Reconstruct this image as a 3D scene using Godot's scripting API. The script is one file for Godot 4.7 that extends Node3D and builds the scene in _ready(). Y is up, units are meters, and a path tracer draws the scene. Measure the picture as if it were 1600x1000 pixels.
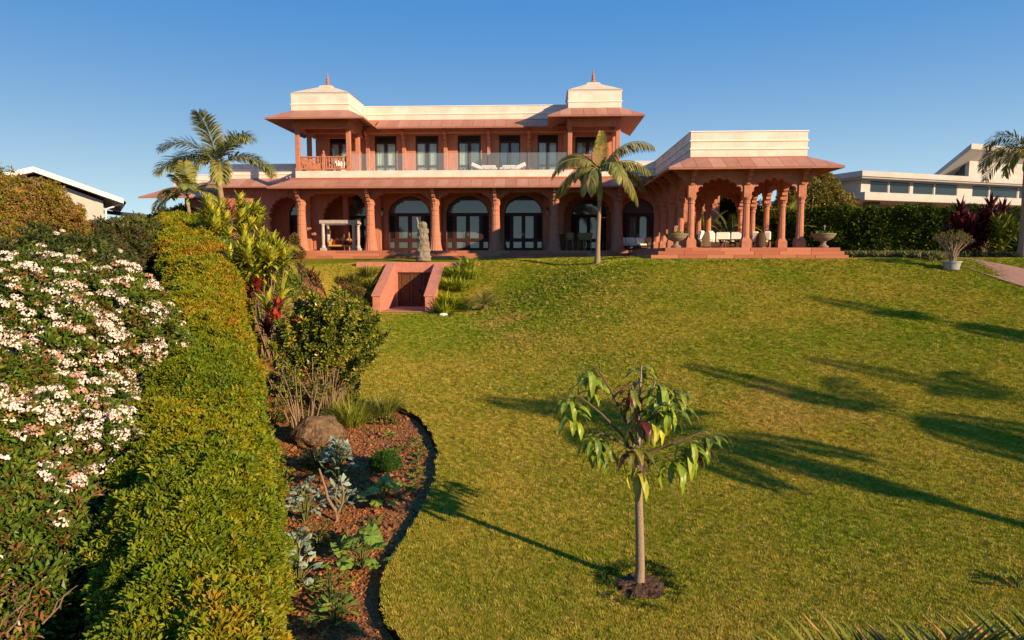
extends Node3D
# A terracotta mansion with corner towers and a cusped-arch pavilion above a sloping lawn, low warm sun.

var rng := RandomNumberGenerator.new()
var M := {}
var T := {}
var used := {}
var PA := [[-60,-.5],[-44,-.55],[-41,-.55],[-38,-.64],[-37,-.72],[-35,-1.7],[-33,-3.12],[-31,-3.38],[-25,-3.78],[-15,-4.5],[-9.25,-4.94],[-5,-5.2],[0,-5.5],[10,-6.2],[60,-9.0]]
var PB := [[-60,-.35],[-44,-.4],[-31.8,-.50],[-30,-.92],[-28,-1.55],[-24,-2.6],[-20,-3.35],[-15,-4.15],[-9.25,-4.9],[-5,-5.2],[0,-5.5],[10,-6.2],[60,-9.0]]
var PC := [[-60,-.4],[-42,-.55],[-36,-1.0],[-30,-1.8],[-20,-3.25],[-15,-3.95],[-9,-4.8],[-5,-5.2],[0,-5.5],[10,-6.2],[60,-9.0]]
var EDGE := [[6,1.2],[-3,-.9],[-7.95,-1.69],[-8.26,-1.97],[-8.77,-2.18],[-9.32,-2.28],[-9.96,-2.29],[-10.79,-2.17],[-12.13,-2.05],[-13,-2.07],[-14.37,-2.25],[-15.38,-2.53],[-16.71,-3.08],[-17.58,-3.75],[-18.02,-4.45],[-18.2,-5.0],[-23,-6.2],[-28,-8.0],[-32,-10.2],[-36,-12.6],[-42,-16.5]]
var noise := FastNoiseLite.new()

# ---------------------------------------------------------------- mesh builder
class MB:
	var v := PackedVector3Array()
	var n := PackedVector3Array()
	var c := PackedColorArray()
	var u := PackedVector2Array()
	var col := Color.WHITE
	func tri(a: Vector3, b: Vector3, d: Vector3) -> void:
		var nn := (d - a).cross(b - a).normalized()
		v.append(a); v.append(b); v.append(d)
		n.append(nn); n.append(nn); n.append(nn)
		c.append(col); c.append(col); c.append(col)
	func trin(a: Vector3, b: Vector3, d: Vector3, na: Vector3, nb: Vector3, nd: Vector3) -> void:
		if (d - a).cross(b - a).dot(na + nb + nd) < 0.0:
			v.append(a); v.append(d); v.append(b)
			n.append(na); n.append(nd); n.append(nb)
		else:
			v.append(a); v.append(b); v.append(d)
			n.append(na); n.append(nb); n.append(nd)
		c.append(col); c.append(col); c.append(col)
	func quad(a: Vector3, b: Vector3, d: Vector3, e: Vector3) -> void:
		tri(a, b, d); tri(a, d, e)
	func quado(a: Vector3, b: Vector3, d: Vector3, e: Vector3, out: Vector3) -> void:
		if (d - a).cross(b - a).dot(out) < 0.0: quad(a, e, d, b)
		else: quad(a, b, d, e)
	func mesh() -> ArrayMesh:
		var m := ArrayMesh.new()
		if v.is_empty(): return m
		var a := []
		a.resize(Mesh.ARRAY_MAX)
		a[Mesh.ARRAY_VERTEX] = v
		a[Mesh.ARRAY_NORMAL] = n
		a[Mesh.ARRAY_COLOR] = c
		m.add_surface_from_arrays(Mesh.PRIMITIVE_TRIANGLES, a)
		return m

func box(b: MB, x0: float, x1: float, y0: float, y1: float, z0: float, z1: float, bev := 0.0, xf := Transform3D()) -> void:
	var lo := Vector3(minf(x0, x1), minf(y0, y1), minf(z0, z1))
	var hi := Vector3(maxf(x0, x1), maxf(y0, y1), maxf(z0, z1))
	var ctr := (lo + hi) / 2; var h := (hi - lo) / 2
	var e := minf(bev, minf(h.x, minf(h.y, h.z)) * .9)
	var ax := [Vector3.RIGHT, Vector3.UP, Vector3.BACK]
	for i in 3:
		for s in [-1.0, 1.0]:
			var nn: Vector3 = ax[i] * s
			var p: Vector3 = ax[(i + 1) % 3]; var q: Vector3 = ax[(i + 2) % 3]
			var hp: float = h[(i + 1) % 3] - e; var hq: float = h[(i + 2) % 3] - e
			var o: Vector3 = ctr + nn * h[i]
			b.quado(xf * (o - p * hp - q * hq), xf * (o + p * hp - q * hq), xf * (o + p * hp + q * hq), xf * (o - p * hp + q * hq), xf.basis * nn)
	if e > 0.0:
		for i in 3:
			var p2: Vector3 = ax[(i + 1) % 3]; var q2: Vector3 = ax[(i + 2) % 3]; var a2: Vector3 = ax[i]
			var H0: float = h[i] - e; var H1: float = h[(i + 1) % 3]; var H2: float = h[(i + 2) % 3]
			for s in [-1.0, 1.0]:
				for t in [-1.0, 1.0]:
					var A: Vector3 = ctr + p2 * s * H1 + q2 * t * (H2 - e); var B: Vector3 = ctr + p2 * s * (H1 - e) + q2 * t * H2
					b.quado(xf * (A - a2 * H0), xf * (A + a2 * H0), xf * (B + a2 * H0), xf * (B - a2 * H0), xf.basis * (p2 * s + q2 * t))
		for s in [-1.0, 1.0]:
			for t in [-1.0, 1.0]:
				for r in [-1.0, 1.0]:
					var k := Vector3(s, t, r)
					var P := xf * (ctr + Vector3(h.x, h.y - e, h.z - e) * k); var Q := xf * (ctr + Vector3(h.x - e, h.y, h.z - e) * k); var R := xf * (ctr + Vector3(h.x - e, h.y - e, h.z) * k)
					var nk := xf.basis * k
					b.trin(P, Q, R, nk.normalized(), nk.normalized(), nk.normalized())

func extrude(b: MB, poly: PackedVector2Array, zf: float, zb: float, xf := Transform3D()) -> void:
	var pl := poly
	if Geometry2D.is_polygon_clockwise(pl): pl.reverse()
	var ix := Geometry2D.triangulate_polygon(pl)
	for i in range(0, ix.size(), 3):
		var a := pl[ix[i]]; var d := pl[ix[i + 1]]; var e := pl[ix[i + 2]]
		for s in [0, 1]:
			var z := zf if s == 0 else zb
			var o := xf.basis * Vector3(0, 0, signf(zf - zb) * (1.0 if s == 0 else -1.0))
			var A := xf * Vector3(a.x, a.y, z); var B := xf * Vector3(d.x, d.y, z); var C := xf * Vector3(e.x, e.y, z)
			if (C - A).cross(B - A).dot(o) < 0.0: b.tri(A, C, B)
			else: b.tri(A, B, C)
	for i in pl.size():
		var p := pl[i]; var q := pl[(i + 1) % pl.size()]
		var o2 := xf.basis * Vector3(q.y - p.y, p.x - q.x, 0)
		b.quado(xf * Vector3(p.x, p.y, zf), xf * Vector3(q.x, q.y, zf), xf * Vector3(q.x, q.y, zb), xf * Vector3(p.x, p.y, zb), o2)

# profile of [radius, height]; flutes > 0 scallops the circle; sq blends towards a square at low radius index
func lathe(b: MB, prof: Array, segs: int, xf := Transform3D(), flutes := 0, depth := .06, jitter := 0.0) -> void:
	var rows := []
	for k in prof.size():
		var row := []
		for i in segs + 1:
			var a := TAU * (i % segs) / segs
			var r: float = prof[k][0]
			if flutes > 0: r *= 1.0 - depth * absf(cos(a * flutes * .5))
			if jitter > 0.0: r *= 1.0 + jitter * noise.get_noise_3d(cos(a) * 60.0, prof[k][1] * 90.0, sin(a) * 60.0)
			row.append(xf * Vector3(cos(a) * r, prof[k][1], sin(a) * r))
		rows.append(row)
	for k in prof.size() - 1:
		for i in segs:
			var a0 := TAU * i / segs; var a1 := TAU * (i + 1) / segs
			var sl := Vector2(prof[k + 1][1] - prof[k][1], prof[k][0] - prof[k + 1][0]).normalized()
			var n0 := (xf.basis * Vector3(cos(a0) * sl.x, sl.y, sin(a0) * sl.x)).normalized(); var n1 := (xf.basis * Vector3(cos(a1) * sl.x, sl.y, sin(a1) * sl.x)).normalized()
			if flutes > 0 or jitter > 0.0:
				b.quado(rows[k][i], rows[k + 1][i], rows[k + 1][i + 1], rows[k][i + 1], n0 + n1)
			else:
				b.trin(rows[k][i], rows[k + 1][i], rows[k + 1][i + 1], n0, n0, n1)
				b.trin(rows[k][i], rows[k + 1][i + 1], rows[k][i + 1], n0, n1, n1)

func tube(b: MB, pts: Array, radii: Array, segs := 8) -> void:
	var rings := []; var norms := []
	var side := Vector3.ZERO
	for i in pts.size():
		var d: Vector3 = (pts[mini(i + 1, pts.size() - 1)] - pts[maxi(i - 1, 0)]).normalized()
		if side == Vector3.ZERO: side = d.cross(Vector3(.31, .17, .93)).normalized()
		side = (side - d * side.dot(d)).normalized()
		var up := d.cross(side)
		var r := []; var nr := []
		for k in segs + 1:
			var a := TAU * k / segs
			var o := side * cos(a) + up * sin(a)
			r.append(pts[i] + o * radii[i]); nr.append(o)
		rings.append(r); norms.append(nr)
	for i in pts.size() - 1:
		for k in segs:
			b.trin(rings[i][k], rings[i + 1][k], rings[i + 1][k + 1], norms[i][k], norms[i + 1][k], norms[i + 1][k + 1])
			b.trin(rings[i][k], rings[i + 1][k + 1], rings[i][k + 1], norms[i][k], norms[i + 1][k + 1], norms[i][k + 1])

# a leaf: a folded strip along a curve. p base, dir start direction, up the side that faces the light
func blade(b: MB, p: Vector3, dir: Vector3, length: float, width: float, droop: float, segs := 4, fold := .25, wpos := .4, wave := 0.0) -> void:
	var d := dir.normalized()
	var side := d.cross(Vector3.UP)
	if side.length() < .05: side = Vector3(rng.randf() - .5, 0, rng.randf() - .5)
	side = side.normalized()
	var pts := []; var ws := []; var ns := []
	var q := p
	for i in segs + 1:
		var t := float(i) / segs
		pts.append(q)
		var w := sin(PI * pow(clampf(t, 0, 1), log(.5) / log(wpos))) if t < 1.0 else 0.0
		if i == 0: w = .22
		ws.append(w * width * .5)
		var up := side.cross(d).normalized()
		ns.append(up)
		q += d * (length / segs)
		d = (d + Vector3.DOWN * droop / segs).normalized()
	for i in segs:
		var w0 := wave * sin(i * 2.1); var w1 := wave * sin((i + 1) * 2.1)
		var l0: Vector3 = pts[i] - side * ws[i] + ns[i] * (fold * ws[i] + w0); var l1: Vector3 = pts[i + 1] - side * ws[i + 1] + ns[i + 1] * (fold * ws[i + 1] + w1)
		var r0: Vector3 = pts[i] + side * ws[i] + ns[i] * (fold * ws[i] - w0); var r1: Vector3 = pts[i + 1] + side * ws[i + 1] + ns[i + 1] * (fold * ws[i + 1] - w1)
		b.quado(l0, l1, pts[i + 1], pts[i], ns[i]); b.quado(pts[i], pts[i + 1], r1, r0, ns[i])

# ---------------------------------------------------------------- nodes
func numbered(called: String) -> String:
	if not used.has(called):
		used[called] = 0
		return called
	used[called] += 1
	return "%s_%03d" % [called, used[called]]

func thing(called: String, label: String, category: String, at := Vector3.ZERO, turn := 0.0, group := "") -> Node3D:
	var o := Node3D.new()
	o.name = numbered(called); add_child(o)
	o.position = at; o.rotation.y = turn
	meta(o, label, category, group)
	return o

func meta(o: Node, label: String, category: String, group := "") -> void:
	o.set_meta("label", label); o.set_meta("category", category)
	if group: o.set_meta("group", group)

func put(called: String, mesh: Mesh, m: Material, parent: Node, xf := Transform3D()) -> MeshInstance3D:
	var o := MeshInstance3D.new()
	o.mesh = mesh; o.material_override = m; o.name = called; o.transform = xf
	var k := 0
	while parent.has_node(NodePath(o.name)):
		k += 1; o.name = "%s_%03d" % [called, k]
	parent.add_child(o, true)
	return o

func pb(called: String, b: MB, m: Material, parent: Node) -> MeshInstance3D:
	return put(called, b.mesh(), m, parent)

func solo(called: String, mesh: Mesh, m: Material, label: String, category: String, group := "", xf := Transform3D()) -> MeshInstance3D:
	var o := MeshInstance3D.new()
	o.mesh = mesh; o.material_override = m; o.name = numbered(called); o.transform = xf
	add_child(o); meta(o, label, category, group)
	return o

func structure(called: String, mesh: Mesh, m: Material, label: String, category: String) -> MeshInstance3D:
	var o := solo(called, mesh, m, label, category)
	o.set_meta("kind", "structure")
	return o

func scatter(called: String, mesh: Mesh, m: Material, parent: Node, xfs: Array, cols: Array) -> MultiMeshInstance3D:
	var mm := MultiMesh.new()
	mm.transform_format = MultiMesh.TRANSFORM_3D
	mm.use_colors = true
	mm.mesh = mesh
	mm.instance_count = xfs.size()
	for i in xfs.size():
		mm.set_instance_transform(i, xfs[i])
		mm.set_instance_color(i, cols[i])
	var o := MultiMeshInstance3D.new()
	o.multimesh = mm; o.material_override = m
	o.set_meta("kind", "stuff")
	if parent == self: o.name = numbered(called)
	else:
		o.name = called
		var k := 0
		while parent.has_node(NodePath(o.name)):
			k += 1; o.name = "%s_%03d" % [called, k]
	parent.add_child(o, true)
	return o

# ---------------------------------------------------------------- materials
func lin(r: float, g: float, b: float) -> Color:
	return Color(r, g, b).linear_to_srgb()

func ntex(freq: float, octaves: int, lo: Color, hi: Color, size := 512, seed_ := 1, kind := FastNoiseLite.TYPE_SIMPLEX_SMOOTH) -> NoiseTexture2D:
	var f := FastNoiseLite.new()
	f.noise_type = kind; f.frequency = freq; f.fractal_octaves = octaves; f.seed = seed_
	f.fractal_gain = .55
	var t := NoiseTexture2D.new()
	t.width = size; t.height = size; t.seamless = true; t.noise = f
	var g := Gradient.new()
	g.colors = PackedColorArray([lo, hi]); g.offsets = PackedFloat32Array([.15, .85])
	t.color_ramp = g
	return t

func nnorm(freq: float, octaves: int, strength: float, size := 512, seed_ := 5) -> NoiseTexture2D:
	var f := FastNoiseLite.new()
	f.noise_type = FastNoiseLite.TYPE_SIMPLEX_SMOOTH; f.frequency = freq; f.fractal_octaves = octaves; f.seed = seed_
	var t := NoiseTexture2D.new()
	t.width = size; t.height = size; t.seamless = true; t.noise = f
	t.as_normal_map = true; t.bump_strength = strength
	return t

func mat(called: String, col: Color, rough: float, tex: Texture2D = null, scale := 1.0, norm: Texture2D = null, nscale := .4) -> StandardMaterial3D:
	var m := StandardMaterial3D.new()
	m.resource_name = called
	m.albedo_color = col; m.roughness = rough
	m.metallic_specular = .35
	if tex or norm:
		m.uv1_triplanar = true; m.uv1_world_triplanar = true
		m.uv1_scale = Vector3.ONE * scale
	if tex: m.albedo_texture = tex
	if norm:
		m.normal_enabled = true; m.normal_texture = norm; m.normal_scale = nscale
	M[called] = m
	return m

func leafmat(called: String, col: Color, back: float, rough := .45, spec := .4) -> StandardMaterial3D:
	var m := mat(called, col, rough)
	m.metallic_specular = spec * .7
	m.vertex_color_use_as_albedo = true
	m.cull_mode = BaseMaterial3D.CULL_DISABLED
	m.backlight_enabled = true; m.backlight = Color(back, back, back * .5)
	return m

func materials() -> void:
	T.mottle = ntex(.012, 5, Color(.90, .885, .87), Color(1, 1, 1), 512, 3)
	T.stain = ntex(.006, 6, Color(.92, .91, .89), Color(1, 1, 1), 512, 8)
	T.grain = ntex(.06, 3, Color(.84, .82, .80), Color(1, 1, 1), 512, 11)
	T.grass = ntex(.05, 4, Color(.70, .67, .60), Color(1, 1, 1), 1024, 21)
	T.soil = ntex(.03, 6, Color(.50, .47, .45), Color(1, 1, 1), 1024, 31)
	T.bark = ntex(.03, 5, Color(.55, .52, .5), Color(1, 1, 1), 512, 41)
	T.rock = ntex(.02, 6, Color(.5, .48, .45), Color(1, 1, 1), 512, 51)
	T.n_fine = nnorm(.05, 4, 6.0)
	T.n_rough = nnorm(.03, 5, 14.0, 512, 7)
	mat("terracotta", lin(.455, .195, .122), .85, T.mottle, .35, T.n_fine, .25)
	mat("terracotta_wall", lin(.475, .195, .118), .9, T.mottle, .3, T.n_fine, .25)
	mat("sandstone_step", lin(.48, .185, .105), .85, T.grain, .8, T.n_fine, .5)
	mat("cream", lin(.82, .65, .56), .8, T.stain, .25, T.n_fine, .12)
	M.terracotta_wall.uv1_scale = Vector3(.8, .16, .8)
	mat("cream_trim", lin(.84, .74, .60), .8)
	mat("cap", lin(.80, .79, .76), .5)
	mat("tower_roof", lin(.72, .63, .46), .7, T.stain, .4)
	mat("eave", lin(.43, .215, .155), .62, T.stain, .4)
	mat("eave_pale", lin(.47, .25, .185), .6, T.stain, .4); mat("eave_deep", lin(.39, .185, .13), .66, T.stain, .4)
	mat("sandstone_step_pale", lin(.53, .22, .13), .85, T.grain, .8, T.n_fine, .5); mat("sandstone_step_deep", lin(.42, .155, .085), .85, T.grain, .8, T.n_fine, .5)
	mat("soffit", lin(.36, .15, .09), .8, T.mottle, .4)
	mat("cellar", lin(.52, .215, .15), .9, T.mottle, .5, T.n_fine, .3)
	mat("frame", lin(.042, .017, .015), .5)
	mat("louver", lin(.010, .011, .010), .6)
	mat("dark_room", lin(.03, .022, .018), .9)
	mat("ceiling", lin(.36, .15, .09), .9, T.mottle, .4)
	mat("curtain", lin(.55, .62, .50), .9)
	mat("glass_dark", lin(.085, .115, .12), .04).metallic_specular = .75
	mat("glass_tint", lin(.018, .028, .032), .05).metallic_specular = .55
	for g in [["glass", .10], ["rail_glass", .07]]:
		var m := mat(g[0], Color(.75, .86, .84, g[1]), .03)
		m.transparency = BaseMaterial3D.TRANSPARENCY_ALPHA
		m.metallic_specular = .5
	mat("metal", lin(.55, .55, .55), .35).metallic = .9
	mat("white_paint", lin(.78, .77, .74), .6, T.stain, .5)
	mat("white_cloth", lin(.80, .76, .68), .95)
	mat("marble", lin(.42, .40, .38), .4, T.stain, 1.0)
	mat("gold", lin(.55, .33, .09), .45, T.grain, 2.0)
	mat("red_cloth", lin(.24, .03, .02), .9)
	mat("wicker", lin(.13, .085, .045), .75, T.grain, 5.0, T.n_rough, .6)
	mat("wicker_light", lin(.33, .22, .10), .75, T.grain, 5.0)
	mat("wood", lin(.20, .082, .032), .6, T.bark, 2.0)
	mat("wood_door", lin(.17, .070, .030), .6, T.bark, 1.5)
	mat("iron", lin(.02, .02, .02), .6)
	mat("granite", lin(.40, .36, .27), .95, T.rock, 2.5, T.n_rough, .9)
	mat("urn_stone", lin(.42, .35, .25), .95, T.rock, 2.0, T.n_fine, .6)
	mat("pot_grey", lin(.30, .33, .33), .7, T.stain, 2.0)
	mat("rock", lin(.27, .175, .10), .95, T.rock, .9, T.n_rough, 1.0)
	mat("soil", lin(.56, .25, .085), 1.0, T.soil, .6, T.n_rough, .6)
	M.soil.vertex_color_use_as_albedo = true
	mat("earth", lin(.16, .09, .05), 1.0, T.soil, .6, T.n_rough, .9)
	mat("clod", lin(.58, .26, .09), 1.0, T.soil, 3.0)
	M.clod.vertex_color_use_as_albedo = true
	mat("lawn", Color.WHITE, 1.0, T.grass, .9, T.n_rough, .8)
	M.lawn.vertex_color_use_as_albedo = true
	M.lawn.metallic_specular = 0.0
	mat("drive", lin(.42, .24, .17), .95, T.grain, .7)
	mat("bark_pale", lin(.46, .36, .25), .95, T.bark, 4.0, T.n_rough, .8)
	mat("bark_ring", lin(.46, .35, .23), .95, T.bark, 3.0, T.n_fine, .5)
	mat("bark_brown", lin(.20, .15, .085), .95, T.bark, 3.0)
	mat("stem_tan", lin(.38, .27, .17), .9, T.bark, 4.0)
	mat("crownshaft", lin(.30, .34, .09), .5, T.stain, 2.0)
	mat("rachis", lin(.42, .36, .10), .5)
	mat("house_white", lin(.44, .44, .42), .7, T.stain, .3)
	mat("house_grey", lin(.30, .31, .32), .8, T.stain, .3)
	mat("roof_grey", lin(.50, .52, .54), .5)
	mat("roof_dark", lin(.06, .065, .075), .6)
	mat("stonework", lin(.36, .28, .19), .95, T.rock, 1.4, T.n_rough, 1.0)
	leafmat("leaf", Color.WHITE, .5)
	leafmat("leaf_gloss", Color.WHITE, .35, .3, .5)
	leafmat("leaf_matt", Color.WHITE, .3, .8, .2)
	leafmat("petal", Color.WHITE, .35, .8, .2)
	leafmat("grass", Color.WHITE, .5, .8, .15)

# ---------------------------------------------------------------- ground
func itp(P: Array, z: float) -> float:
	var n := P.size()
	z = clampf(z, P[0][0], P[n - 1][0])
	var i := 0
	while i < n - 2 and z > P[i + 1][0]: i += 1
	var s0 := slope(P, i); var s1 := slope(P, i + 1)
	var h: float = P[i + 1][0] - P[i][0]
	var t: float = (z - P[i][0]) / h
	return (2*t*t*t - 3*t*t + 1) * P[i][1] + (t*t*t - 2*t*t + t) * h * s0 + (-2*t*t*t + 3*t*t) * P[i + 1][1] + (t*t*t - t*t) * h * s1

func slope(P: Array, k: int) -> float:
	if k <= 0 or k >= P.size() - 1: return 0.0
	var a: float = (P[k][1] - P[k - 1][1]) / (P[k][0] - P[k - 1][0]); var b: float = (P[k + 1][1] - P[k][1]) / (P[k + 1][0] - P[k][0])
	return 0.0 if a * b <= 0.0 else 2 * a * b / (a + b)

func gh(x: float, z: float) -> float:
	var w := smoothstep(-5.0, 5.0, x)
	var w2 := smoothstep(-8.9, -11.5, x)
	var y := lerpf(lerpf(itp(PA, z), itp(PB, z), w), itp(PC, z), w2)
	return y + .035 * noise.get_noise_2d(x * 9.0, z * 9.0)

func edge(z: float) -> float:
	var i := 0
	while i < EDGE.size() - 2 and z < EDGE[i + 1][0]: i += 1
	var t: float = clampf((z - EDGE[i][0]) / (EDGE[i + 1][0] - EDGE[i][0]), 0, 1)
	return lerpf(EDGE[i][1], EDGE[i + 1][1], t)

func lawn_col(x: float, z: float) -> Color:
	var far := smoothstep(-12.0, -26.0, z)
	var g := .40 + .34 * far + .55 * noise.get_noise_2d(x * 2.2, z * 2.2) + .45 * noise.get_noise_2d(x * 9.0 + 300.0, z * 9.0) + .25 * noise.get_noise_2d(x * 40.0, z * 40.0)
	g -= .30 * exp(-pow((x + 2.5) / 4.5, 2) - pow((z + 21.0) / 5.0, 2)) + .18 * smoothstep(-10.5, -6.5, z)
	g += .28 * exp(-pow((x - 3.5) / 6.0, 2) - pow((z + 28.0) / 6.0, 2))
	g = clampf(g, 0, 1)
	var a := Color(.47, .345, .050); var b := Color(.185, .25, .014)
	var r := a.lerp(b, g)
	var dry := smoothstep(.35, .6, noise.get_noise_2d(x * 5.0 + 77.0, z * 5.0 - 31.0))
	return r.lerp(Color(.54, .33, .085), dry * .6)

func ground() -> void:
	var b := MB.new()
	var xs := []; var zs := []
	for x in [-400, -120, -60, -40, -30]: xs.append(float(x))
	var q := -26.0
	while q < 34.0:
		xs.append(q); q += .8
	for x in [36, 45, 70, 130, 400]: xs.append(float(x))
	for z in [-600, -200, -90, -70, -60, -54]: zs.append(float(z))
	q = -50.0
	while q < 8.0:
		zs.append(q); q += .7
	for z in [10, 20, 40, 60, 120]: zs.append(float(z))
	b.col = Color(.85, .80, .78)
	var gv := func(x: float, z: float) -> Vector3: return Vector3(x, gh(x, z) - (3.2 if x > -9.3 and x < -4.3 and z < -32.9 and z > -37.6 else .13), z)
	for i in xs.size() - 1:
		for j in zs.size() - 1:
			b.quado(gv.call(xs[i], zs[j]), gv.call(xs[i + 1], zs[j]), gv.call(xs[i + 1], zs[j + 1]), gv.call(xs[i], zs[j + 1]), Vector3.UP)
	structure("ground", b.mesh(), M.soil, "brown earth that carries the garden, hedges and both neighbours' houses", "ground")
	# lawn: one sheet whose left side follows the cut edge of the garden bed
	b = MB.new()
	var rows := []
	q = 6.0
	while q > -42.6:
		rows.append(q)
		q -= (.30 if q > -22.0 else .38)
	var nc := 190
	var prev := []
	for z in rows:
		var e := edge(z) + .05 * noise.get_noise_2d(z * 60.0, 5.0)
		var row := []
		for k in nc + 1:
			var t := float(k) / nc
			var x := lerpf(e, 34.0, pow(t, 1.35))
			row.append(Vector3(x, gh(x, z) + .012 * noise.get_noise_2d(x * 70, z * 70), z))
		if prev.size():
			for k in nc:
				var cells := [prev[k], prev[k + 1], row[k + 1], row[k]]
				var mid: Vector3 = (cells[0] + cells[2]) * .5
				if mid.x > -8.18 and mid.x < -5.42 and mid.z > -36.5 and mid.z < -33.1: continue
				var cs := []; var ns := []
				for p in cells:
					cs.append(lawn_col(p.x, p.z))
					ns.append(Vector3(-(gh(p.x + .2, p.z) - gh(p.x - .2, p.z)) / .4, 1, -(gh(p.x, p.z + .2) - gh(p.x, p.z - .2)) / .4).normalized())
				for f in [[0, 1, 2], [0, 2, 3]]:
					var before := b.v.size()
					b.trin(cells[f[0]], cells[f[1]], cells[f[2]], ns[f[0]], ns[f[1]], ns[f[2]])
					for w in 3:
						var pp := b.v[before + w]
						for f2 in f:
							if cells[f2] == pp: b.c[before + w] = cs[f2]
			b.col = Color(.10, .05, .022)
			b.quado(prev[0], row[0], row[0] - Vector3(.03, .17, 0), prev[0] - Vector3(.03, .17, 0), Vector3.LEFT)
			b.col = Color.WHITE
		prev = row
	structure("lawn", b.mesh(), M.lawn, "broad sloping lawn of short green and tan grass below the house", "lawn")
	# grass blades standing in the lawn
	var tufts := []
	b = MB.new()
	for i in 9:
		var a := rng.randf() * TAU; var r := rng.randf() * .05
		var p := Vector3(cos(a) * r, -.005, sin(a) * r)
		var a2 := rng.randf() * TAU
		var d := Vector3(cos(a2) * rng.randf_range(.4, 1.3), 1, sin(a2) * rng.randf_range(.4, 1.3)).normalized()
		var s := Vector3(-sin(a2), 0, cos(a2)) * .0055
		var tip := p + d * rng.randf_range(.025, .05)
		b.tri(p - s, tip, p + s)
	var xfs := []; var cols := []
	for i in 330000:
		var z := -2.5 - 35.0 * pow(rng.randf(), 1.25)
		var x := rng.randf_range(.74, -.50) * -z
		if x < edge(z) + .01: continue
		if (x > -10.1 and x < -3.3 and z < -36.2) or (x > -8.4 and x < -5.2 and z < -32.85): continue
		if Vector2(x - 1.4, z + 9.25).length() < .34 + .1 * rng.randf(): continue
		var sc := rng.randf_range(.7, 1.35) * (1.0 + clampf((-z - 8.0) * .03, 0, .8))
		xfs.append(Transform3D(Basis(Vector3.UP, rng.randf() * TAU).scaled(Vector3(sc, sc * rng.randf_range(.7, 1.2), sc)), Vector3(x, gh(x, z), z)))
		var c := lawn_col(x, z) * rng.randf_range(.75, 1.25)
		if rng.randf() < .22: c = c.lerp(Color(.66, .47, .13), .6)
		elif rng.randf() < .25: c = c.lerp(Color(.13, .24, .010), .6)
		cols.append(c)
	var gr := scatter("grass", b.mesh(), M.grass, self, xfs, cols)
	meta(gr, "short turf blades covering the lawn, olive green with straw coloured patches", "grass")
	# driveway
	b = MB.new()
	var dl := [[12.6, -38.9, -40.0], [14.5, -36.4, -37.9], [16.6, -32.6, -34.9], [18.0, -30.2, -33.2], [19.3, -27.2, -31.2], [22.0, -22.0, -28.0], [30.0, -12.0, -21.0], [60, 5, -10]]
	for i in dl.size() - 1:
		for s in 6:
			var t0 := s / 6.0; var t1 := (s + 1) / 6.0
			var P := []
			for w in [[t0, 1], [t1, 1], [t1, 2], [t0, 2]]:
				var x := lerpf(dl[i][0], dl[i + 1][0], w[0]); var z := lerpf(dl[i][w[1]], dl[i + 1][w[1]], w[0])
				P.append(Vector3(x, maxf(gh(x, z), gh(x, z + .3)) + .05, z))
			b.quado(P[0], P[1], P[2], P[3], Vector3.UP)
			b.quado(P[0], P[1], P[1] - Vector3(0, .3, 0), P[0] - Vector3(0, .3, 0), Vector3.BACK)
	structure("driveway", b.mesh(), M.drive, "reddish paved driveway running along the tall hedge on the right", "driveway")
	# soil clods in the bed
	b = MB.new()
	for f in 7:
		pass
	var cl := rough_ball(.5, .35, 6, 4, 2)
	xfs = []; cols = []
	for i in 15000:
		var z := rng.randf_range(-6.0, -19.0)
		var x := edge(z) - pow(rng.randf(), .8) * 4.2 - .02
		var s := rng.randf_range(.006, .026) * (2.2 if rng.randf() < .06 else 1.0)
		xfs.append(Transform3D(Basis.from_euler(Vector3(rng.randf() * 6, rng.randf() * 6, 0)).scaled(Vector3.ONE * s * 2), Vector3(x, gh(x, z) - .125, z)))
		var v := rng.randf_range(.30, 1.15)
		cols.append(Color(v, v * rng.randf_range(.85, 1.1), v * rng.randf_range(.8, 1.3)))
	var o := scatter("soil_clods", cl, M.clod, self, xfs, cols)
	meta(o, "loose crumbs of red soil and mulch over the garden bed", "soil")

func rough_ball(r: float, amp: float, segs: int, rings: int, seed_ := 1) -> ArrayMesh:
	var b := MB.new()
	ball(b, Vector3.ZERO, Vector3.ONE * r, amp, segs, rings, seed_)
	return b.mesh()

func ball(b: MB, at: Vector3, r: Vector3, amp: float, segs: int, rings: int, seed_ := 1, freq := 60.0) -> void:
	var P := []
	for j in rings + 1:
		var row := []
		for i in segs + 1:
			var th := PI * j / rings; var ph := TAU * (i % segs) / segs
			var d := Vector3(sin(th) * cos(ph), cos(th), sin(th) * sin(ph))
			row.append(at + d * r * (1.0 + amp * noise.get_noise_3d(d.x * freq + seed_ * 100.0, d.y * freq, d.z * freq)))
		P.append(row)
	for j in rings:
		for i in segs:
			var m: Vector3 = (P[j][i] + P[j + 1][i + 1]) * .5 - at
			if j > 0: b.quado(P[j][i], P[j][i + 1], P[j + 1][i + 1], P[j + 1][i], m)
			else: b.quado(P[0][i], P[1][i], P[1][i + 1], P[0][i], m)

# ---------------------------------------------------------------- the mansion
func ogee(x0: float, x1: float, ys: float, ya: float, n := 22) -> PackedVector2Array:
	var out := PackedVector2Array()
	for i in n + 1:
		var t := -1.0 + 2.0 * i / n
		var f := sqrt(maxf(0, 1 - t * t)) * .86 + .14 * (1 - absf(t))
		out.append(Vector2(lerpf(x0, x1, (t + 1) / 2), ys + (ya - ys) * f))
	return out

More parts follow.
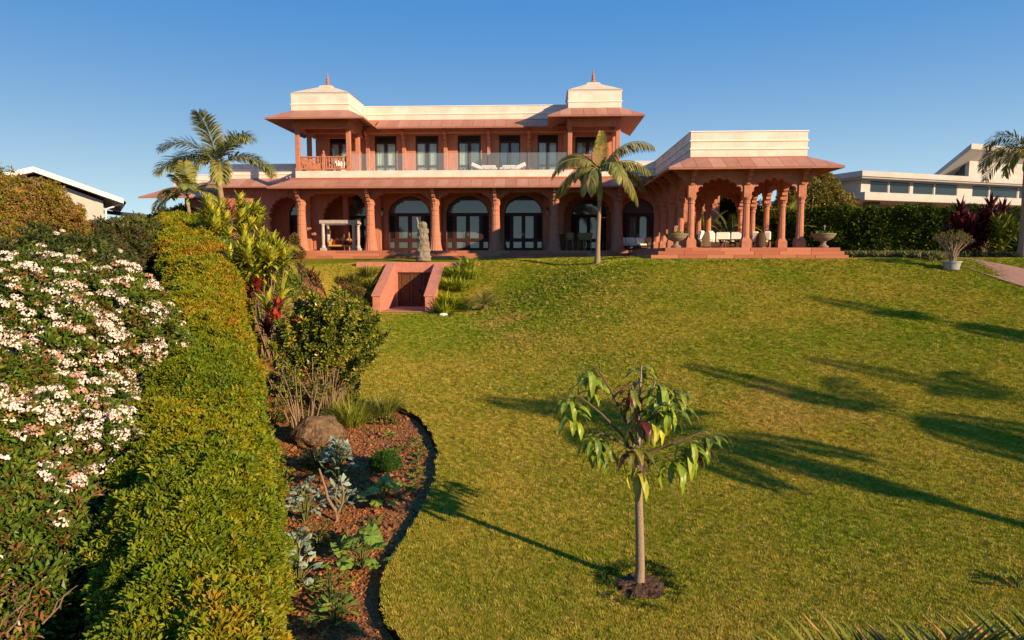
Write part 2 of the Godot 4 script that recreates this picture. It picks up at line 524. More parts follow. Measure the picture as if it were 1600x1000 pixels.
func cusped(x0: float, x1: float, ys: float, ya: float, lobes := 9, per := 6) -> PackedVector2Array:
	var c := []
	for i in lobes + 1:
		var a := PI - PI * i / lobes
		c.append(Vector2((x0 + x1) / 2 + cos(a) * (x1 - x0) / 2 * .93, ys + (ya - ys) * .93 * (sin(a) * .9 + .1 * (1 - absf(cos(a))))))
	var out := PackedVector2Array()
	out.append(Vector2(x0, ys))
	for i in lobes:
		var p: Vector2 = c[i]; var q: Vector2 = c[i + 1]
		var m := (p + q) / 2; var r := p.distance_to(q) / 2
		var o := (p - q).orthogonal().normalized()
		if o.dot(m - Vector2((x0 + x1) / 2, ys)) < 0: o = -o
		for k in per + 1:
			if k == 0 and i > 0: continue
			var a := PI * k / per
			out.append(m + (p - m).normalized() * cos(a) * r + o * sin(a) * r * .85)
	out.append(Vector2(x1, ys))
	return out

func arch_wall(b: MB, x0: float, x1: float, y0: float, y1: float, o0: float, o1: float, curve: PackedVector2Array, zf: float, zb: float, xf := Transform3D()) -> void:
	var p := PackedVector2Array([Vector2(x0, y0), Vector2(x0, y1), Vector2(x1, y1), Vector2(x1, y0)])
	if y0 < curve[0].y - .001:
		p.append(Vector2(o1, y0))
		if x1 - o1 < .001: p.remove_at(4); p.remove_at(3)
	var cr := curve.duplicate(); cr.reverse()
	p.append_array(cr)
	if y0 < curve[0].y - .001: p.append(Vector2(o0, y0))
	extrude(b, p, zf, zb, xf)

# sheets of a sloping eave between an inner (upper) and an outer (lower) edge, each a piece
func eave(house: Node3D, ia: Vector3, ib: Vector3, oa: Vector3, ob: Vector3, n: int, soff := true) -> void:
	var nn := (ib - ia).cross(oa - ia).normalized()
	if nn.y < 0: nn = -nn
	var b := MB.new()
	var dn := Vector3(0, -.09, 0)
	# board below the sheets closes the eave
	b.quado(ia + dn, ib + dn, ob + dn, oa + dn, Vector3.DOWN)
	b.quado(ia - nn * .02, ib - nn * .02, ob - nn * .02, oa - nn * .02, Vector3.UP)
	b.quado(oa + dn, ob + dn, ob - nn * .02, oa - nn * .02, oa - ia)
	b.quado(ia + dn, oa + dn, oa - nn * .02, ia - nn * .02, ia - ib)
	b.quado(ib + dn, ob + dn, ob - nn * .02, ib - nn * .02, ib - ia)
	var e := pb("eave", b, M.soffit, house)
	for i in n:
		# seams run straight down the slope, so that end sheets follow the hips
		var along := (ob - oa).normalized()
		var L := (ob - oa).length()
		var a0 := L * i / n + .008; var a1 := L * (i + 1) / n - .008
		var i0 := (ia - oa).dot(along); var i1 := (ib - oa).dot(along)
		var down := (ia - oa) - along * i0
		var poly := []
		var pts := []
		for a in [a0, a1]:
			var t := 1.0
			if a < i0: t = a / maxf(i0, .001)
			if a > i1: t = minf(t, (L - a) / maxf(L - i1, .001))
			pts.append([oa + along * a, oa + along * a + down * clampf(t, 0, 1)])
		poly = [pts[0][0], pts[1][0], pts[1][1]]
		if i0 > a0 and i0 < a1: poly.append(ia)
		if i1 > a0 and i1 < a1: poly.insert(3, ib)
		if (pts[0][1] as Vector3).distance_to(pts[0][0]) > .01 or true: poly.append(pts[0][1])
		var sb := MB.new()
		var up := nn * .014
		for k in range(1, poly.size() - 1):
			sb.trin(poly[0] + up, poly[k] + up, poly[k + 1] + up, nn, nn, nn)
		sb.quado(poly[0] + up + along * -.004, poly[1] + up, poly[1] - up * 1.5, poly[0] - up * 1.5, oa - ia)
		sb.quado(poly[1] + up, pts[1][1] + up, pts[1][1] - up, poly[1] - up, along)
		sb.quado(poly[0] + up, pts[0][1] + up, pts[0][1] - up, poly[0] - up, -along)
		pb("roof_sheet", sb, [M.eave, M.eave, M.eave_pale, M.eave_deep][rng.randi() % 4], e)

func parapet(house: Node3D, x0: float, x1: float, y0: float, y1: float, zf: float, zb: float, bands: Array, called := "parapet") -> MeshInstance3D:
	var b := MB.new()
	box(b, x0, x1, y0, y1, zf, zb)
	var o := pb(called, b, M.cream, house)
	for h in bands:
		b = MB.new()
		box(b, x0 - .05, x1 + .05, h - .035, h + .035, zf + .05, zb - .05, .015)
		pb("molding", b, M.cream_trim, o)
	b = MB.new()
	box(b, x0 - .04, x1 + .04, y1 + .002, y1 + .05, zf + .04, zb - .04, .01)
	pb("coping", b, M.cap, o)
	return o

func bracket(b: MB, at: Vector3, dir: Vector3, reach: float, h: float, w: float) -> void:
	# a carved console: scrolls that step outwards as they rise; dir is where it reaches
	var p := PackedVector2Array([Vector2(0, 0), Vector2(.10, .02), Vector2(.14, .12), Vector2(.10, .18), Vector2(.26, .22), Vector2(.34, .34), Vector2(.30, .42), Vector2(.50, .46), Vector2(.62, .60), Vector2(.58, .68), Vector2(.84, .74), Vector2(1.0, .88), Vector2(1.0, 1.0), Vector2(0, 1.0)])
	for i in p.size(): p[i] *= Vector2(reach, h)
	var z := dir.normalized().cross(Vector3.UP)
	extrude(b, p, w / 2, -w / 2, Transform3D(Basis(dir.normalized(), Vector3.UP, z), at))

func glazed_door(house: Node3D, x0: float, x1: float, y0: float, z: float, arch_y: float, tr := 2.52, called := "arched_door") -> void:
	var W := x1 - x0
	var b := MB.new()
	var X := func(f: float) -> float: return x0 + W * f
	var d := .09
	for s in [[0, .022], [.135, .235], [.452, .548], [.765, .865], [.978, 1.0]]: box(b, X.call(s[0]), X.call(s[1]), y0, y0 + tr, z, z - d, .012)
	for s in [[0, .20], [.62, .86], [tr - .16, tr + .07]]: box(b, X.call(.002), X.call(.998), y0 + s[0], y0 + s[1], z + .004, z - d - .004, .012)
	var fr := pb(called, b, M.frame, house)
	for s in [[.024, .133, 0], [.237, .45, 1], [.55, .763, 1], [.867, .976, 0]]:
		for h in [[.205, .615, 1], [.865, tr - .165, s[2]]]:
			b = MB.new()
			if h[2] == 1:
				box(b, X.call(s[0]), X.call(s[1]), y0 + h[0], y0 + h[1], z - .04, z - .05)
				pb("pane", b, M.glass_dark, fr)
			else:
				for k in 16:
					var yy: float = y0 + h[0] + (h[1] - h[0]) * k / 16.0
					box(b, X.call(s[0]), X.call(s[1]), yy, yy + .07, z - .03 - .02 * (k % 2), z - .07)
				pb("louvre", b, M.louver, fr)
	if arch_y > 0:
		b = MB.new()
		var c := ogee(x0 + .04, x1 - .04, y0 + tr + .07, arch_y - .03)
		extrude(b, c, z - .03, z - .045)
		pb("fanlight", b, M.glass_dark, fr)
		b = MB.new()
		var c1 := ogee(x0, x1, y0 + tr + .07, arch_y)
		var c2 := ogee(x0 + .07, x1 - .07, y0 + tr + .07, arch_y - .07)
		for i in c1.size() - 1:
			extrude(b, PackedVector2Array([c1[i], c1[i + 1], c2[i + 1], c2[i]]), z, z - d)
		pb("arch_frame", b, M.frame, fr)
	for k in 2:
		b = MB.new()
		box(b, X.call(.478 + .03 * k), X.call(.485 + .03 * k), y0 + 1.0, y0 + 1.22, z + .035, z + .05, .004)
		pb("handle", b, M.metal, fr)

func upper_door(house: Node3D, x0: float, x1: float, y0: float, z: float, curtains: Array) -> void:
	var W := x1 - x0
	var X := func(f: float) -> float: return x0 + W * f
	var b := MB.new()
	var top := 7.93; var tr := 7.52
	for s in [[0, .07], [.43, .57], [.93, 1.0]]: box(b, X.call(s[0]), X.call(s[1]), y0, tr, z, z - .09, .01)
	box(b, X.call(0), X.call(.07), tr, top, z, z - .09, .01); box(b, X.call(.93), X.call(1), tr, top, z, z - .09, .01)
	for s in [[y0, y0 + .2], [y0 + .72, y0 + .86], [tr - .14, tr], [top - .06, top]]: box(b, X.call(.002), X.call(.998), s[0], s[1], z + .004, z - .094, .01)
	var fr := pb("balcony_door", b, M.frame, house)
	b = MB.new()
	for k in 7:
		var yy := tr + .01 + (top - tr - .07) * k / 7.0
		box(b, X.call(.07), X.call(.93), yy, yy + .045, z - .03 - .012 * (k % 2), z - .07)
	pb("louvre", b, M.louver, fr)
	for s in [[.07, .43], [.57, .93]]:
		for h in [[y0 + .2, y0 + .72], [y0 + .86, tr - .14]]:
			b = MB.new()
			box(b, X.call(s[0]), X.call(s[1]), h[0], h[1], z - .045, z - .05)
			pb("pane", b, M.glass if curtains.size() else M.glass_dark, fr)
	for cu in curtains:
		b = MB.new()
		var n := 14
		for i in n:
			var f0: float = lerpf(cu[0], cu[1], float(i) / n); var f1: float = lerpf(cu[0], cu[1], float(i + 1) / n)
			var d0 := -.22 - .05 * sin(i * 1.9); var d1 := -.22 - .05 * sin((i + 1) * 1.9)
			b.quado(Vector3(X.call(f0), y0 + .05, z + d0), Vector3(X.call(f1), y0 + .05, z + d1), Vector3(X.call(f1), tr, z + d1), Vector3(X.call(f0), tr, z + d0), Vector3.BACK)
		pb("curtain", b, M.curtain, fr)

func fluted_column(house: Node3D, x: float, z: float, y0: float) -> void:
	var b := MB.new()
	var pr := [[.47, 0], [.47, .05], [.44, .10], [.40, .28], [.355, .55], [.325, .85], [.30, 1.25], [.285, 1.7], [.272, 2.2], [.262, 2.55]]
	lathe(b, pr, 32, Transform3D(Basis(), Vector3(x, y0, z)), 16, .05)
	var o := pb("column", b, M.terracotta, house)
	for yy in [.95, 1.72, 2.28]:
		b = MB.new()
		var rr := .318 if yy < 1 else (.292 if yy < 2 else .277)
		lathe(b, [[rr - .02, yy - .05], [rr + .006, yy - .03], [rr + .006, yy + .03], [rr - .02, yy + .05]], 24, Transform3D(Basis(), Vector3(x, y0, z)))
		pb("ring", b, M.terracotta, o)
	b = MB.new()
	lathe(b, [[.262, 2.55], [.285, 2.58], [.285, 2.64], [.26, 2.67], [.262, 2.8], [.30, 2.92], [.335, 3.0], [.30, 3.05], [.31, 3.12], [.35, 3.2], [.35, 3.28], [.29, 3.3], [.29, 3.36]], 24, Transform3D(Basis(), Vector3(x, y0, z)), 12, .05)
	box(b, x - .27, x + .27, y0 + 3.36, y0 + 4.05, z - .27, z + .27, .03)
	pb("capital", b, M.terracotta, o)
	b = MB.new()
	bracket(b, Vector3(x, y0 + 2.95, z + .24), Vector3.BACK, .85, .92, .20)
	pb("bracket", b, M.terracotta, o)
	for s in [-1, 1]:
		b = MB.new()
		bracket(b, Vector3(x + s * .26, y0 + 3.25, z), Vector3(s, 0, 0), 1.02, .62, .34)
		pb("bracket", b, M.terracotta_wall, o)

func pavilion_column(house: Node3D, x: float, z: float, y0: float, dirs: Array) -> void:
	var b := MB.new()
	var xf := Transform3D(Basis(), Vector3(x, y0, z))
	box(b, x - .235, x + .235, y0, y0 + .34, z - .235, z + .235, .012)
	for s in 4:
		var r := Basis(Vector3.UP, s * PI / 2)
		b.quado(xf * (r * Vector3(-.235, .335, .235)), xf * (r * Vector3(.235, .335, .235)), xf * (r * Vector3(.14, .50, .15)), xf * (r * Vector3(-.14, .50, .15)), r * Vector3.BACK + Vector3.UP)
	lathe(b, [[.205, .36], [.19, .50], [.182, .58], [.178, 1.0], [.165, 1.6], [.155, 2.10]], 32, xf, 12, .07)
	var o := pb("column", b, M.terracotta, house)
	b = MB.new()
	lathe(b, [[.155, 2.10], [.185, 2.12], [.185, 2.17], [.16, 2.19], [.17, 2.26], [.215, 2.34], [.235, 2.37], [.235, 2.40]], 24, xf, 12, .04)
	pb("capital", b, M.terracotta, o)
	b = MB.new()
	box(b, x - .185, x + .185, y0 + 2.40, y0 + 4.1, z - .185, z + .185, .012)
	pb("pier", b, M.terracotta, o)
	for d in dirs:
		b = MB.new()
		bracket(b, Vector3(x, y0 + 2.98, z) + d * .185, d, .78, .86, .17)
		pb("bracket", b, M.terracotta, o)

func slabs(house: Node3D, a: Vector3, e: Vector3, depth: Vector3, h: float, size := 1.25) -> void:
	var L := a.distance_to(e); var n := int(maxf(1, round(L / size)))
	var d := (e - a) / L
	var s := Basis(d, Vector3.UP, d.cross(Vector3.UP))
	var dz := s.z.dot(depth)
	var cuts := [0.0]
	for i in range(1, n): cuts.append(L * (i + rng.randf_range(-.18, .18)) / n)
	cuts.append(L)
	for i in n:
		var b := MB.new()
		box(b, cuts[i] + .004, cuts[i + 1] - .004, -h, rng.randf_range(-.004, .003), minf(0, dz), maxf(0, dz), .012, Transform3D(s, a))
		pb("step_slab", b, [M.sandstone_step, M.sandstone_step_pale, M.sandstone_step_deep][rng.randi() % 3], house)

func balustrade(house: Node3D, a: Vector3, e: Vector3) -> void:
	var L := a.distance_to(e); var d := (e - a) / L
	var xf := Transform3D(Basis(d, Vector3.UP, d.cross(Vector3.UP)), a)
	var b := MB.new()
	box(b, 0, L, .10, .19, -.05, .05, .01, xf); box(b, 0, L, .86, .95, -.06, .06, .015, xf)
	var o := pb("balustrade", b, M.terracotta, house)
	var n := int(L / .17)
	for i in n:
		b = MB.new()
		var x := L * (i + .5) / n
		extrude(b, PackedVector2Array([Vector2(x - .045, .19), Vector2(x - .06, .30), Vector2(x - .02, .38), Vector2(x - .03, .55), Vector2(x - .065, .68), Vector2(x - .03, .86), Vector2(x + .03, .86), Vector2(x + .065, .68), Vector2(x + .03, .55), Vector2(x + .02, .38), Vector2(x + .06, .30), Vector2(x + .045, .19)]), .03, -.03, xf)
		pb("baluster", b, M.terracotta, o)

func mansion() -> void:
	var H := thing("mansion", "two storey terracotta mansion with cream parapets, corner towers and an arcaded side pavilion", "mansion", Vector3.ZERO)
	var F := -.06    # main floor
	var PF := .02    # pavilion floor
	var b := MB.new()
	# floors, cores, ceilings
	box(b, -27, 7, -1.6, F - .004, -58, -43.2); box(b, 5.75, 13.75, -1.6, PF - .20, -46, -32.5)
	pb("floor_base", b, M.terracotta_wall, H)
	b = MB.new(); box(b, 5.80, 13.72, PF - .19, PF, -46, -32.8)
	pb("pavilion_floor", b, M.sandstone_step, H)
	for k in 3:
		var zf := -42.35 + .38 * k
		slabs(H, Vector3(-24, F - .17 * k, zf), Vector3(5.4 - .38 * k, F - .17 * k, zf), Vector3(0, 0, -.85), .17)
		var zp := -32.42 + .34 * k
		slabs(H, Vector3(5.72 - .38 * k, PF - .17 * k, zp), Vector3(13.76 + .05 * k, PF - .17 * k, zp), Vector3(0, 0, -.75), .17, 1.35)
		slabs(H, Vector3(5.73 - .38 * k, PF - .17 * k, -42.0), Vector3(5.73 - .38 * k, PF - .17 * k, zp - .76), Vector3(.75, 0, 0), .17, 1.35)
	b = MB.new()
	box(b, -16.2, 7.3, 4.02, 4.58, -56, -43.72)
	pb("veranda_ceiling", b, M.ceiling, H)
	b = MB.new()
	box(b, -27, 13, F, 4.0, -57.5, -51.5); box(b, -15.9, 4.9, 5.02, 8.8, -57, -51); box(b, -15.95, 4.95, 8.5, 8.83, -56.9, -47.3)
	box(b, -15.95, -15.65, 5.02, 8.5, -51, -48.25); box(b, 4.6, 4.95, 5.02, 8.5, -51, -48.25)
	pb("core_wall", b, M.terracotta_wall, H)
	b = MB.new()
	for x in [-12.3, -9.4, -6.6, -3.7, -1.0, 1.7]: box(b, x - .06, x + .06, 5.02, 8.5, -51, -48.45)
	box(b, -15.6, 4.5, 5.02, 8.5, -50.98, -50.9)
	pb("room_partition", b, M.dark_room, H)
	# balcony slab band
	b = MB.new(); box(b, -15.93, 4.9, 4.585, 5.04, -56, -44.0, .012)
	pb("balcony_slab", b, M.cream, H)
	# main eave
	eave(H, Vector3(-15.93, 4.56, -43.99), Vector3(6.2, 4.56, -43.99), Vector3(-17.3, 3.90, -42.65), Vector3(6.2, 3.90, -42.65), 33)
	eave(H, Vector3(-15.93, 4.56, -47.4), Vector3(-15.93, 4.56, -43.99), Vector3(-17.3, 3.90, -47.4), Vector3(-17.3, 3.90, -42.65), 6)
	# lower beam and columns
	b = MB.new(); box(b, -16.1, 6.9, 3.62, 4.02, -44.2, -43.8, .02)
	pb("beam", b, M.terracotta_wall, H)
	for x in [-15.62, -11.12, -6.92, -3.03, .73, 4.76]: fluted_column(H, x, -44.0, F)
	b = MB.new(); box(b, -16.2, -15.9, F, 3.6, -47.0, -46.6, .02); box(b, -13.75, -13.4, F, 4.0, -47.3, -46.95, .02)
	pb("pier", b, M.terracotta_wall, H)
	# inner wall with pointed arches
	b = MB.new()
	for a in [[-11.0, -7.15, -10.6, -7.71], [-7.15, -3.16, -6.6, -3.69], [-3.16, .62, -2.63, -.02]]:
		arch_wall(b, a[0], a[1], F, 4.02, a[2], a[3], ogee(a[2], a[3], F + 2.59, 3.68), -47.0, -47.4)
	pb("inner_wall", b, M.terracotta_wall, H)
	b = MB.new()
	for a in [[-10.6, -7.71], [-6.6, -3.69], [-2.63, -.02]]:
		var c1 := ogee(a[0] - .30, a[1] + .30, F + 2.45, 3.97); var c2 := ogee(a[0] - .02, a[1] + .02, F + 2.59, 3.69)
		for i in c1.size() - 1: extrude(b, PackedVector2Array([c1[i], c1[i + 1], c2[i + 1], c2[i]]), -46.93, -46.998)
		for s in [0, 1]:
			var x0: float = a[0] - .30 if s == 0 else a[1] + .02
			box(b, x0, x0 + .28, F, F + 2.45, -46.93, -46.998, .012)
	pb("arch_surround", b, M.terracotta, H)
	glazed_door(H, -10.6, -7.71, F, -47.12, 3.68)
	glazed_door(H, -6.6, -3.69, F, -47.12, 3.68)
	glazed_door(H, -2.63, -.02, F, -47.12, 3.68)
	b = MB.new()
	for x in [-7.15, -3.16, .3, -11.3]: box(b, x - .26, x + .26, F, 3.6, -46.9, -46.6, .03)
	pb("pilaster", b, M.terracotta_wall, H)
	# recessed porches left and right of the three doors, with their own doors at the back
	b = MB.new()
	for a in [[-15.9, -11.0, -15.1, -11.9], [.62, 5.2, 1.4, 4.6]]:
		arch_wall(b, a[0], a[1], F, 4.02, a[2], a[3], cusped(a[2], a[3], F + 2.3, 3.75, 11, 5), -46.85, -47.25)
	arch_wall(b, -15.9, -11.0, F, 4.02, -14.5, -12.0, ogee(-14.5, -12.0, F + 2.59, 3.6), -50.0, -50.4)
	arch_wall(b, -19.8, -15.9, F, 4.02, -18.3, -16.1, ogee(-18.3, -16.1, F + 2.59, 3.6), -49.0, -49.4)
	arch_wall(b, .62, 4.9, F, 4.02, 2.0, 4.5, ogee(2.0, 4.5, F + 2.59, 3.55), -49.0, -49.4)
	arch_wall(b, 4.9, 9.6, F, 4.02, 5.5, 7.7, ogee(5.5, 7.7, F + 2.59, 3.55), -48.0, -48.4)
	box(b, -11.0, -10.98, F, 4.0, -47.4, -51.5); box(b, .6, .62, F, 4.0, -47.4, -51.5); box(b, -16.0, -15.9, F, 4.0, -50.0, -51.4)
	box(b, 9.4, 9.6, F, 4.0, -48.4, -51.5)
	pb("porch_wall", b, M.terracotta_wall, H)
	glazed_door(H, -14.5, -12.0, F, -50.1, 3.6)
	glazed_door(H, -18.3, -16.1, F, -49.1, 3.6)
	glazed_door(H, 2.0, 4.5, F, -49.1, 3.55)
	glazed_door(H, 5.5, 7.7, F, -48.1, 3.55)
	# left wing
	parapet(H, -22.85, -16.0, 4.95, 5.90, -47.4, -56, [5.56, 5.24])
	parapet(H, -27.5, -22.9, 4.75, 5.55, -50.5, -57, [5.2])
	parapet(H, -24.6, -22.9, 5.55, 5.95, -52.5, -57, [])
	eave(H, Vector3(-22.9, 4.93, -47.4), Vector3(-15.95, 4.93, -47.4), Vector3(-22.9, 4.30, -46.1), Vector3(-15.95, 4.30, -46.1), 9)
	eave(H, Vector3(-27.5, 4.72, -50.5), Vector3(-22.9, 4.72, -50.5), Vector3(-29.4, 3.85, -49.0), Vector3(-22.9, 3.85, -49.0), 7)
	b = MB.new()
	arch_wall(b, -22.8, -16.2, F, 4.28, -19.0, -16.6, cusped(-19.0, -16.6, F + 2.3, 3.7, 11, 5), -47.2, -47.6)
	box(b, -26.8, -22.8, F, 4.0, -50.6, -51.0); box(b, -22.8, -22.5, F, 4.3, -51, -47.6); box(b, -22.8, -16.0, 4.28, 4.94, -56, -47.5)
	box(b, -27.3, -22.8, 4.0, 4.74, -57, -50.6)
	pb("wing_wall", b, M.terracotta_wall, H)
	# right link parapet and the pavilion
	parapet(H, 4.92, 7.02, 4.60, 5.49, -44.0, -56, [5.16, 4.86])
	parapet(H, 7.04, 12.52, 4.33, 5.50, -33.6, -46, [5.09, 4.71], "pavilion_parapet")
	var er := [Vector3(7.04, 4.32, -33.6), Vector3(12.52, 4.32, -33.6), Vector3(5.80, 3.70, -32.36), Vector3(13.78, 3.74, -32.36)]
	eave(H, er[0], er[1], er[2], er[3], 12)
	eave(H, Vector3(7.04, 4.32, -44.2), er[0], Vector3(5.80, 3.70, -44.2), er[2], 16)
	eave(H, er[1], Vector3(12.52, 4.32, -46), er[3], Vector3(13.78, 3.74, -46), 18)
	b = MB.new(); box(b, 7.0, 12.5, 4.05, 4.32, -46, -33.45)
	pb("pavilion_ceiling", b, M.ceiling, H)
	var xs := [7.13, 9.75, 12.31]; var zs := [-33.6, -36.12, -38.64, -41.16, -43.7]
	for x in xs: pavilion_column(H, x, zs[0], PF, [Vector3.BACK] + ([Vector3.LEFT] if x < 8 else []) + ([Vector3.RIGHT] if x > 12 else []))
	for k in range(1, 5):
		pavilion_column(H, 7.13, zs[k], PF, [Vector3.LEFT])
		pavilion_column(H, 12.31, zs[k], PF, [Vector3.RIGHT])
	for k in [3, 4]: pavilion_column(H, 9.75, zs[k], PF, [])
	var ya := PF + 2.45
	for k in 2:
		for z in [zs[0], zs[3], zs[4]]:
			b = MB.new()
			arch_wall(b, xs[k] + .186, xs[k + 1] - .186, ya, 4.06, xs[k] + .186, xs[k + 1] - .186, cusped(xs[k] + .186, xs[k + 1] - .186, ya, 3.29), z + .13, z - .13)
			pb("cusped_arch", b, M.terracotta, H)
	for x in [7.13, 12.31]:
		for k in 4:
			b = MB.new()
			var xf := Transform3D(Basis(Vector3(0, 0, 1), Vector3.UP, Vector3(-1, 0, 0)), Vector3(x, 0, 0))
			arch_wall(b, zs[k + 1] + .186, zs[k] - .186, ya, 4.06, zs[k + 1] + .186, zs[k] - .186, cusped(zs[k + 1] + .186, zs[k] - .186, ya, 3.29), .13, -.13, xf)
			pb("cusped_arch", b, M.terracotta, H)
	# upper storey
	b = MB.new()
	var doors := [[-14.95, -13.55], [-11.77, -10.23], [-8.89, -7.28], [-5.94, -4.33], [-3.05, -1.58], [-.39, 1.02], [2.21, 3.9]]
	var xw := -15.95
	for d in doors:
		box(b, xw, d[0], 5.04, 8.5, -48.2, -48.45); box(b, d[0], d[1], 7.93, 8.5, -48.2, -48.45)
		xw = d[1]
	box(b, xw, 4.95, 5.04, 8.5, -48.2, -48.45)
	pb("upper_wall", b, M.terracotta_wall, H)
	var cu := [[[.1, .45], [.6, .8]], [[.06, .38], [.58, .94]], [[.06, .36], [.62, .86]], [[.06, .3]], [[.55, .6]], [[.08, .4], [.6, .9]], [[.1, .3]]]
	for i in doors.size(): upper_door(H, doors[i][0], doors[i][1], 5.05, -48.27, cu[i])
	for x in [-12.2, -9.66, -6.76, -3.74, -.99, 1.5]:
		b = MB.new()
		box(b, x - .13, x + .13, 5.04, 8.3, -48.19, -47.9, .015)
		var o := pb("pilaster", b, M.terracotta, H)
		b = MB.new()
		bracket(b, Vector3(x, 7.15, -47.9), Vector3.BACK, .62, 1.0, .18)
		pb("bracket", b, M.terracotta, o)
	b = MB.new(); box(b, -12.4, 1.6, 8.0, 8.42, -48.1, -47.5, .015)
	pb("upper_beam", b, M.terracotta_wall, H)
	parapet(H, -12.36, 1.60, 8.84, 9.72, -47.4, -56.5, [9.22], "upper_parapet")
	eave(H, Vector3(-11.2, 8.83, -47.4), Vector3(.4, 8.83, -47.4), Vector3(-11.2, 8.15, -46.15), Vector3(.4, 8.15, -46.15), 16)
	# towers
	for t in [[-16.07, -12.38, [-15.78, -12.48]], [1.56, 4.88, [1.68, 4.70]]]:
		var x0: float = t[0]; var x1: float = t[1]
		var tw := parapet(H, x0, x1, 8.84, 9.87, -44.0, -47.6, [9.22], "tower_top")
		var xc := (x0 + x1) / 2
		b = MB.new()
		var q := [Vector3(x0 - .08, 9.93, -43.92), Vector3(x1 + .08, 9.93, -43.92), Vector3(x1 + .08, 9.93, -47.6), Vector3(x0 - .08, 9.93, -47.6)]
		var w := .38
		var q2 := [Vector3(xc - w, 10.62, -45.76 + w), Vector3(xc + w, 10.62, -45.76 + w), Vector3(xc + w, 10.62, -45.76 - w), Vector3(xc - w, 10.62, -45.76 - w)]
		var mid := Vector3(xc, 9.9, -45.76)
		for k in 4:
			var m := (k + 1) % 4
			b.quado(q[k], q[m], q2[m], q2[k], (q[k] + q[m]) / 2 - mid + Vector3.UP)
		pb("tower_roof", b, M.tower_roof, tw)
		b = MB.new()
		for k in 4:
			var m := (k + 1) % 4
			var c0: Vector3 = q2[k] + (q2[k] - mid) * Vector3(.15, 0, .15) + Vector3(0, -.02, 0); var c1: Vector3 = q2[m] + (q2[m] - mid) * Vector3(.15, 0, .15) + Vector3(0, -.02, 0)
			b.quado(c0, c1, c1 + Vector3.UP * .07, c0 + Vector3.UP * .07, (c0 + c1) / 2 - Vector3(xc, c0.y, -45.76))
			b.quado(c0 + Vector3.UP * .07, c1 + Vector3.UP * .07, Vector3(xc, 10.86, -45.76), Vector3(xc, 10.86, -45.76), Vector3.UP)
		pb("roof_cap", b, M.tower_roof, tw)
		b = MB.new()
		lathe(b, [[.15, 10.84], [.15, 10.9], [.07, 10.95], [.12, 11.03], [.12, 11.08], [.06, 11.13], [.10, 11.2], [.10, 11.25], [.05, 11.3], [.05, 11.48], [.0, 11.62]], 14, Transform3D(Basis(), Vector3(xc, 0, -45.76)))
		pb("finial", b, M.terracotta, tw)
		var ev := [Vector3(x0, 8.83, -44.0), Vector3(x1, 8.83, -44.0), Vector3(x0 - 1.28, 8.17, -42.75), Vector3(x1 + 1.28, 8.17, -42.75), Vector3(x0, 8.83, -50), Vector3(x1, 8.83, -50), Vector3(x0 - 1.28, 8.17, -50), Vector3(x1 + 1.28, 8.17, -50)]
		eave(H, ev[0], ev[1], ev[2], ev[3], 8)
		eave(H, ev[4], ev[0], ev[6], ev[2], 9)
		eave(H, ev[1], ev[5], ev[3], ev[7], 9)
		b = MB.new()
		for zz in [-44.12, -46.0, -47.9]: box(b, x0 + .05, x1 - .05, 7.722, 8.16, zz - .12, zz + .12, .015)
		box(b, x0 + .065, x0 + .275, 7.74, 8.17, -48.09, -44.03, .015); box(b, x1 - .275, x1 - .065, 7.74, 8.17, -48.09, -44.03, .015)
		pb("tower_beam", b, M.terracotta_wall, H)
		b = MB.new(); box(b, x0 - .02, x1 + .02, 8.14, 8.82, -48.1, -43.98)
		pb("tower_ceiling", b, M.ceiling, H)
		for x in t[2]:
			for z in [-44.2, -46.4]:
				b = MB.new()
				box(b, x - .14, x + .14, 5.04, 7.72, z - .14, z + .14, .02)
				box(b, x - .18, x + .18, 5.04, 5.22, z - .18, z + .18, .02)
				pb("tower_column", b, M.terracotta, H)
		var ca: float = t[2][0] + .14; var cb: float = t[2][1] - .14
		balustrade(H, Vector3(ca, 5.04, -44.2), Vector3((ca + cb) / 2 - .1, 5.04, -44.2))
		balustrade(H, Vector3((ca + cb) / 2 + .1, 5.04, -44.2), Vector3(cb, 5.04, -44.2))
		var sx: float = t[2][0] if x0 < -5 else t[2][1]
		balustrade(H, Vector3(sx, 5.04, -44.34), Vector3(sx, 5.04, -46.26))
		balustrade(H, Vector3(sx, 5.04, -46.54), Vector3(sx, 5.04, -48.15))
		b = MB.new()
		var mx := (ca + cb) / 2
		box(b, mx - .1, mx + .1, 5.04, 6.12, -44.3, -44.1, .015)
		lathe(b, [[.07, 6.12], [.05, 6.16], [.10, 6.24], [.06, 6.3], [.0, 6.38]], 12, Transform3D(Basis(), Vector3(mx, 0, -44.2)))
		pb("newel_post", b, M.terracotta, H)
	# glass rail
	var n := 11
	for i in n:
		var xa := lerpf(-12.3, 1.5, float(i) / n) + .02; var xb := lerpf(-12.3, 1.5, float(i + 1) / n) - .02
		b = MB.new(); box(b, xa, xb, 5.07, 6.13, -44.115, -44.10)
		var g := pb("glass_rail_panel", b, M.rail_glass, H)
		for xx in [xa + .2, xb - .2]:
			b = MB.new(); box(b, xx - .03, xx + .03, 5.04, 5.2, -44.14, -44.075, .008)
			pb("clamp", b, M.metal, g)
	# gutter edge between the main eave and the pavilion
	b = MB.new(); box(b, 4.95, 5.0, 5.04, 5.5, -56, -44.05)
	pb("parapet_end", b, M.cream, H)

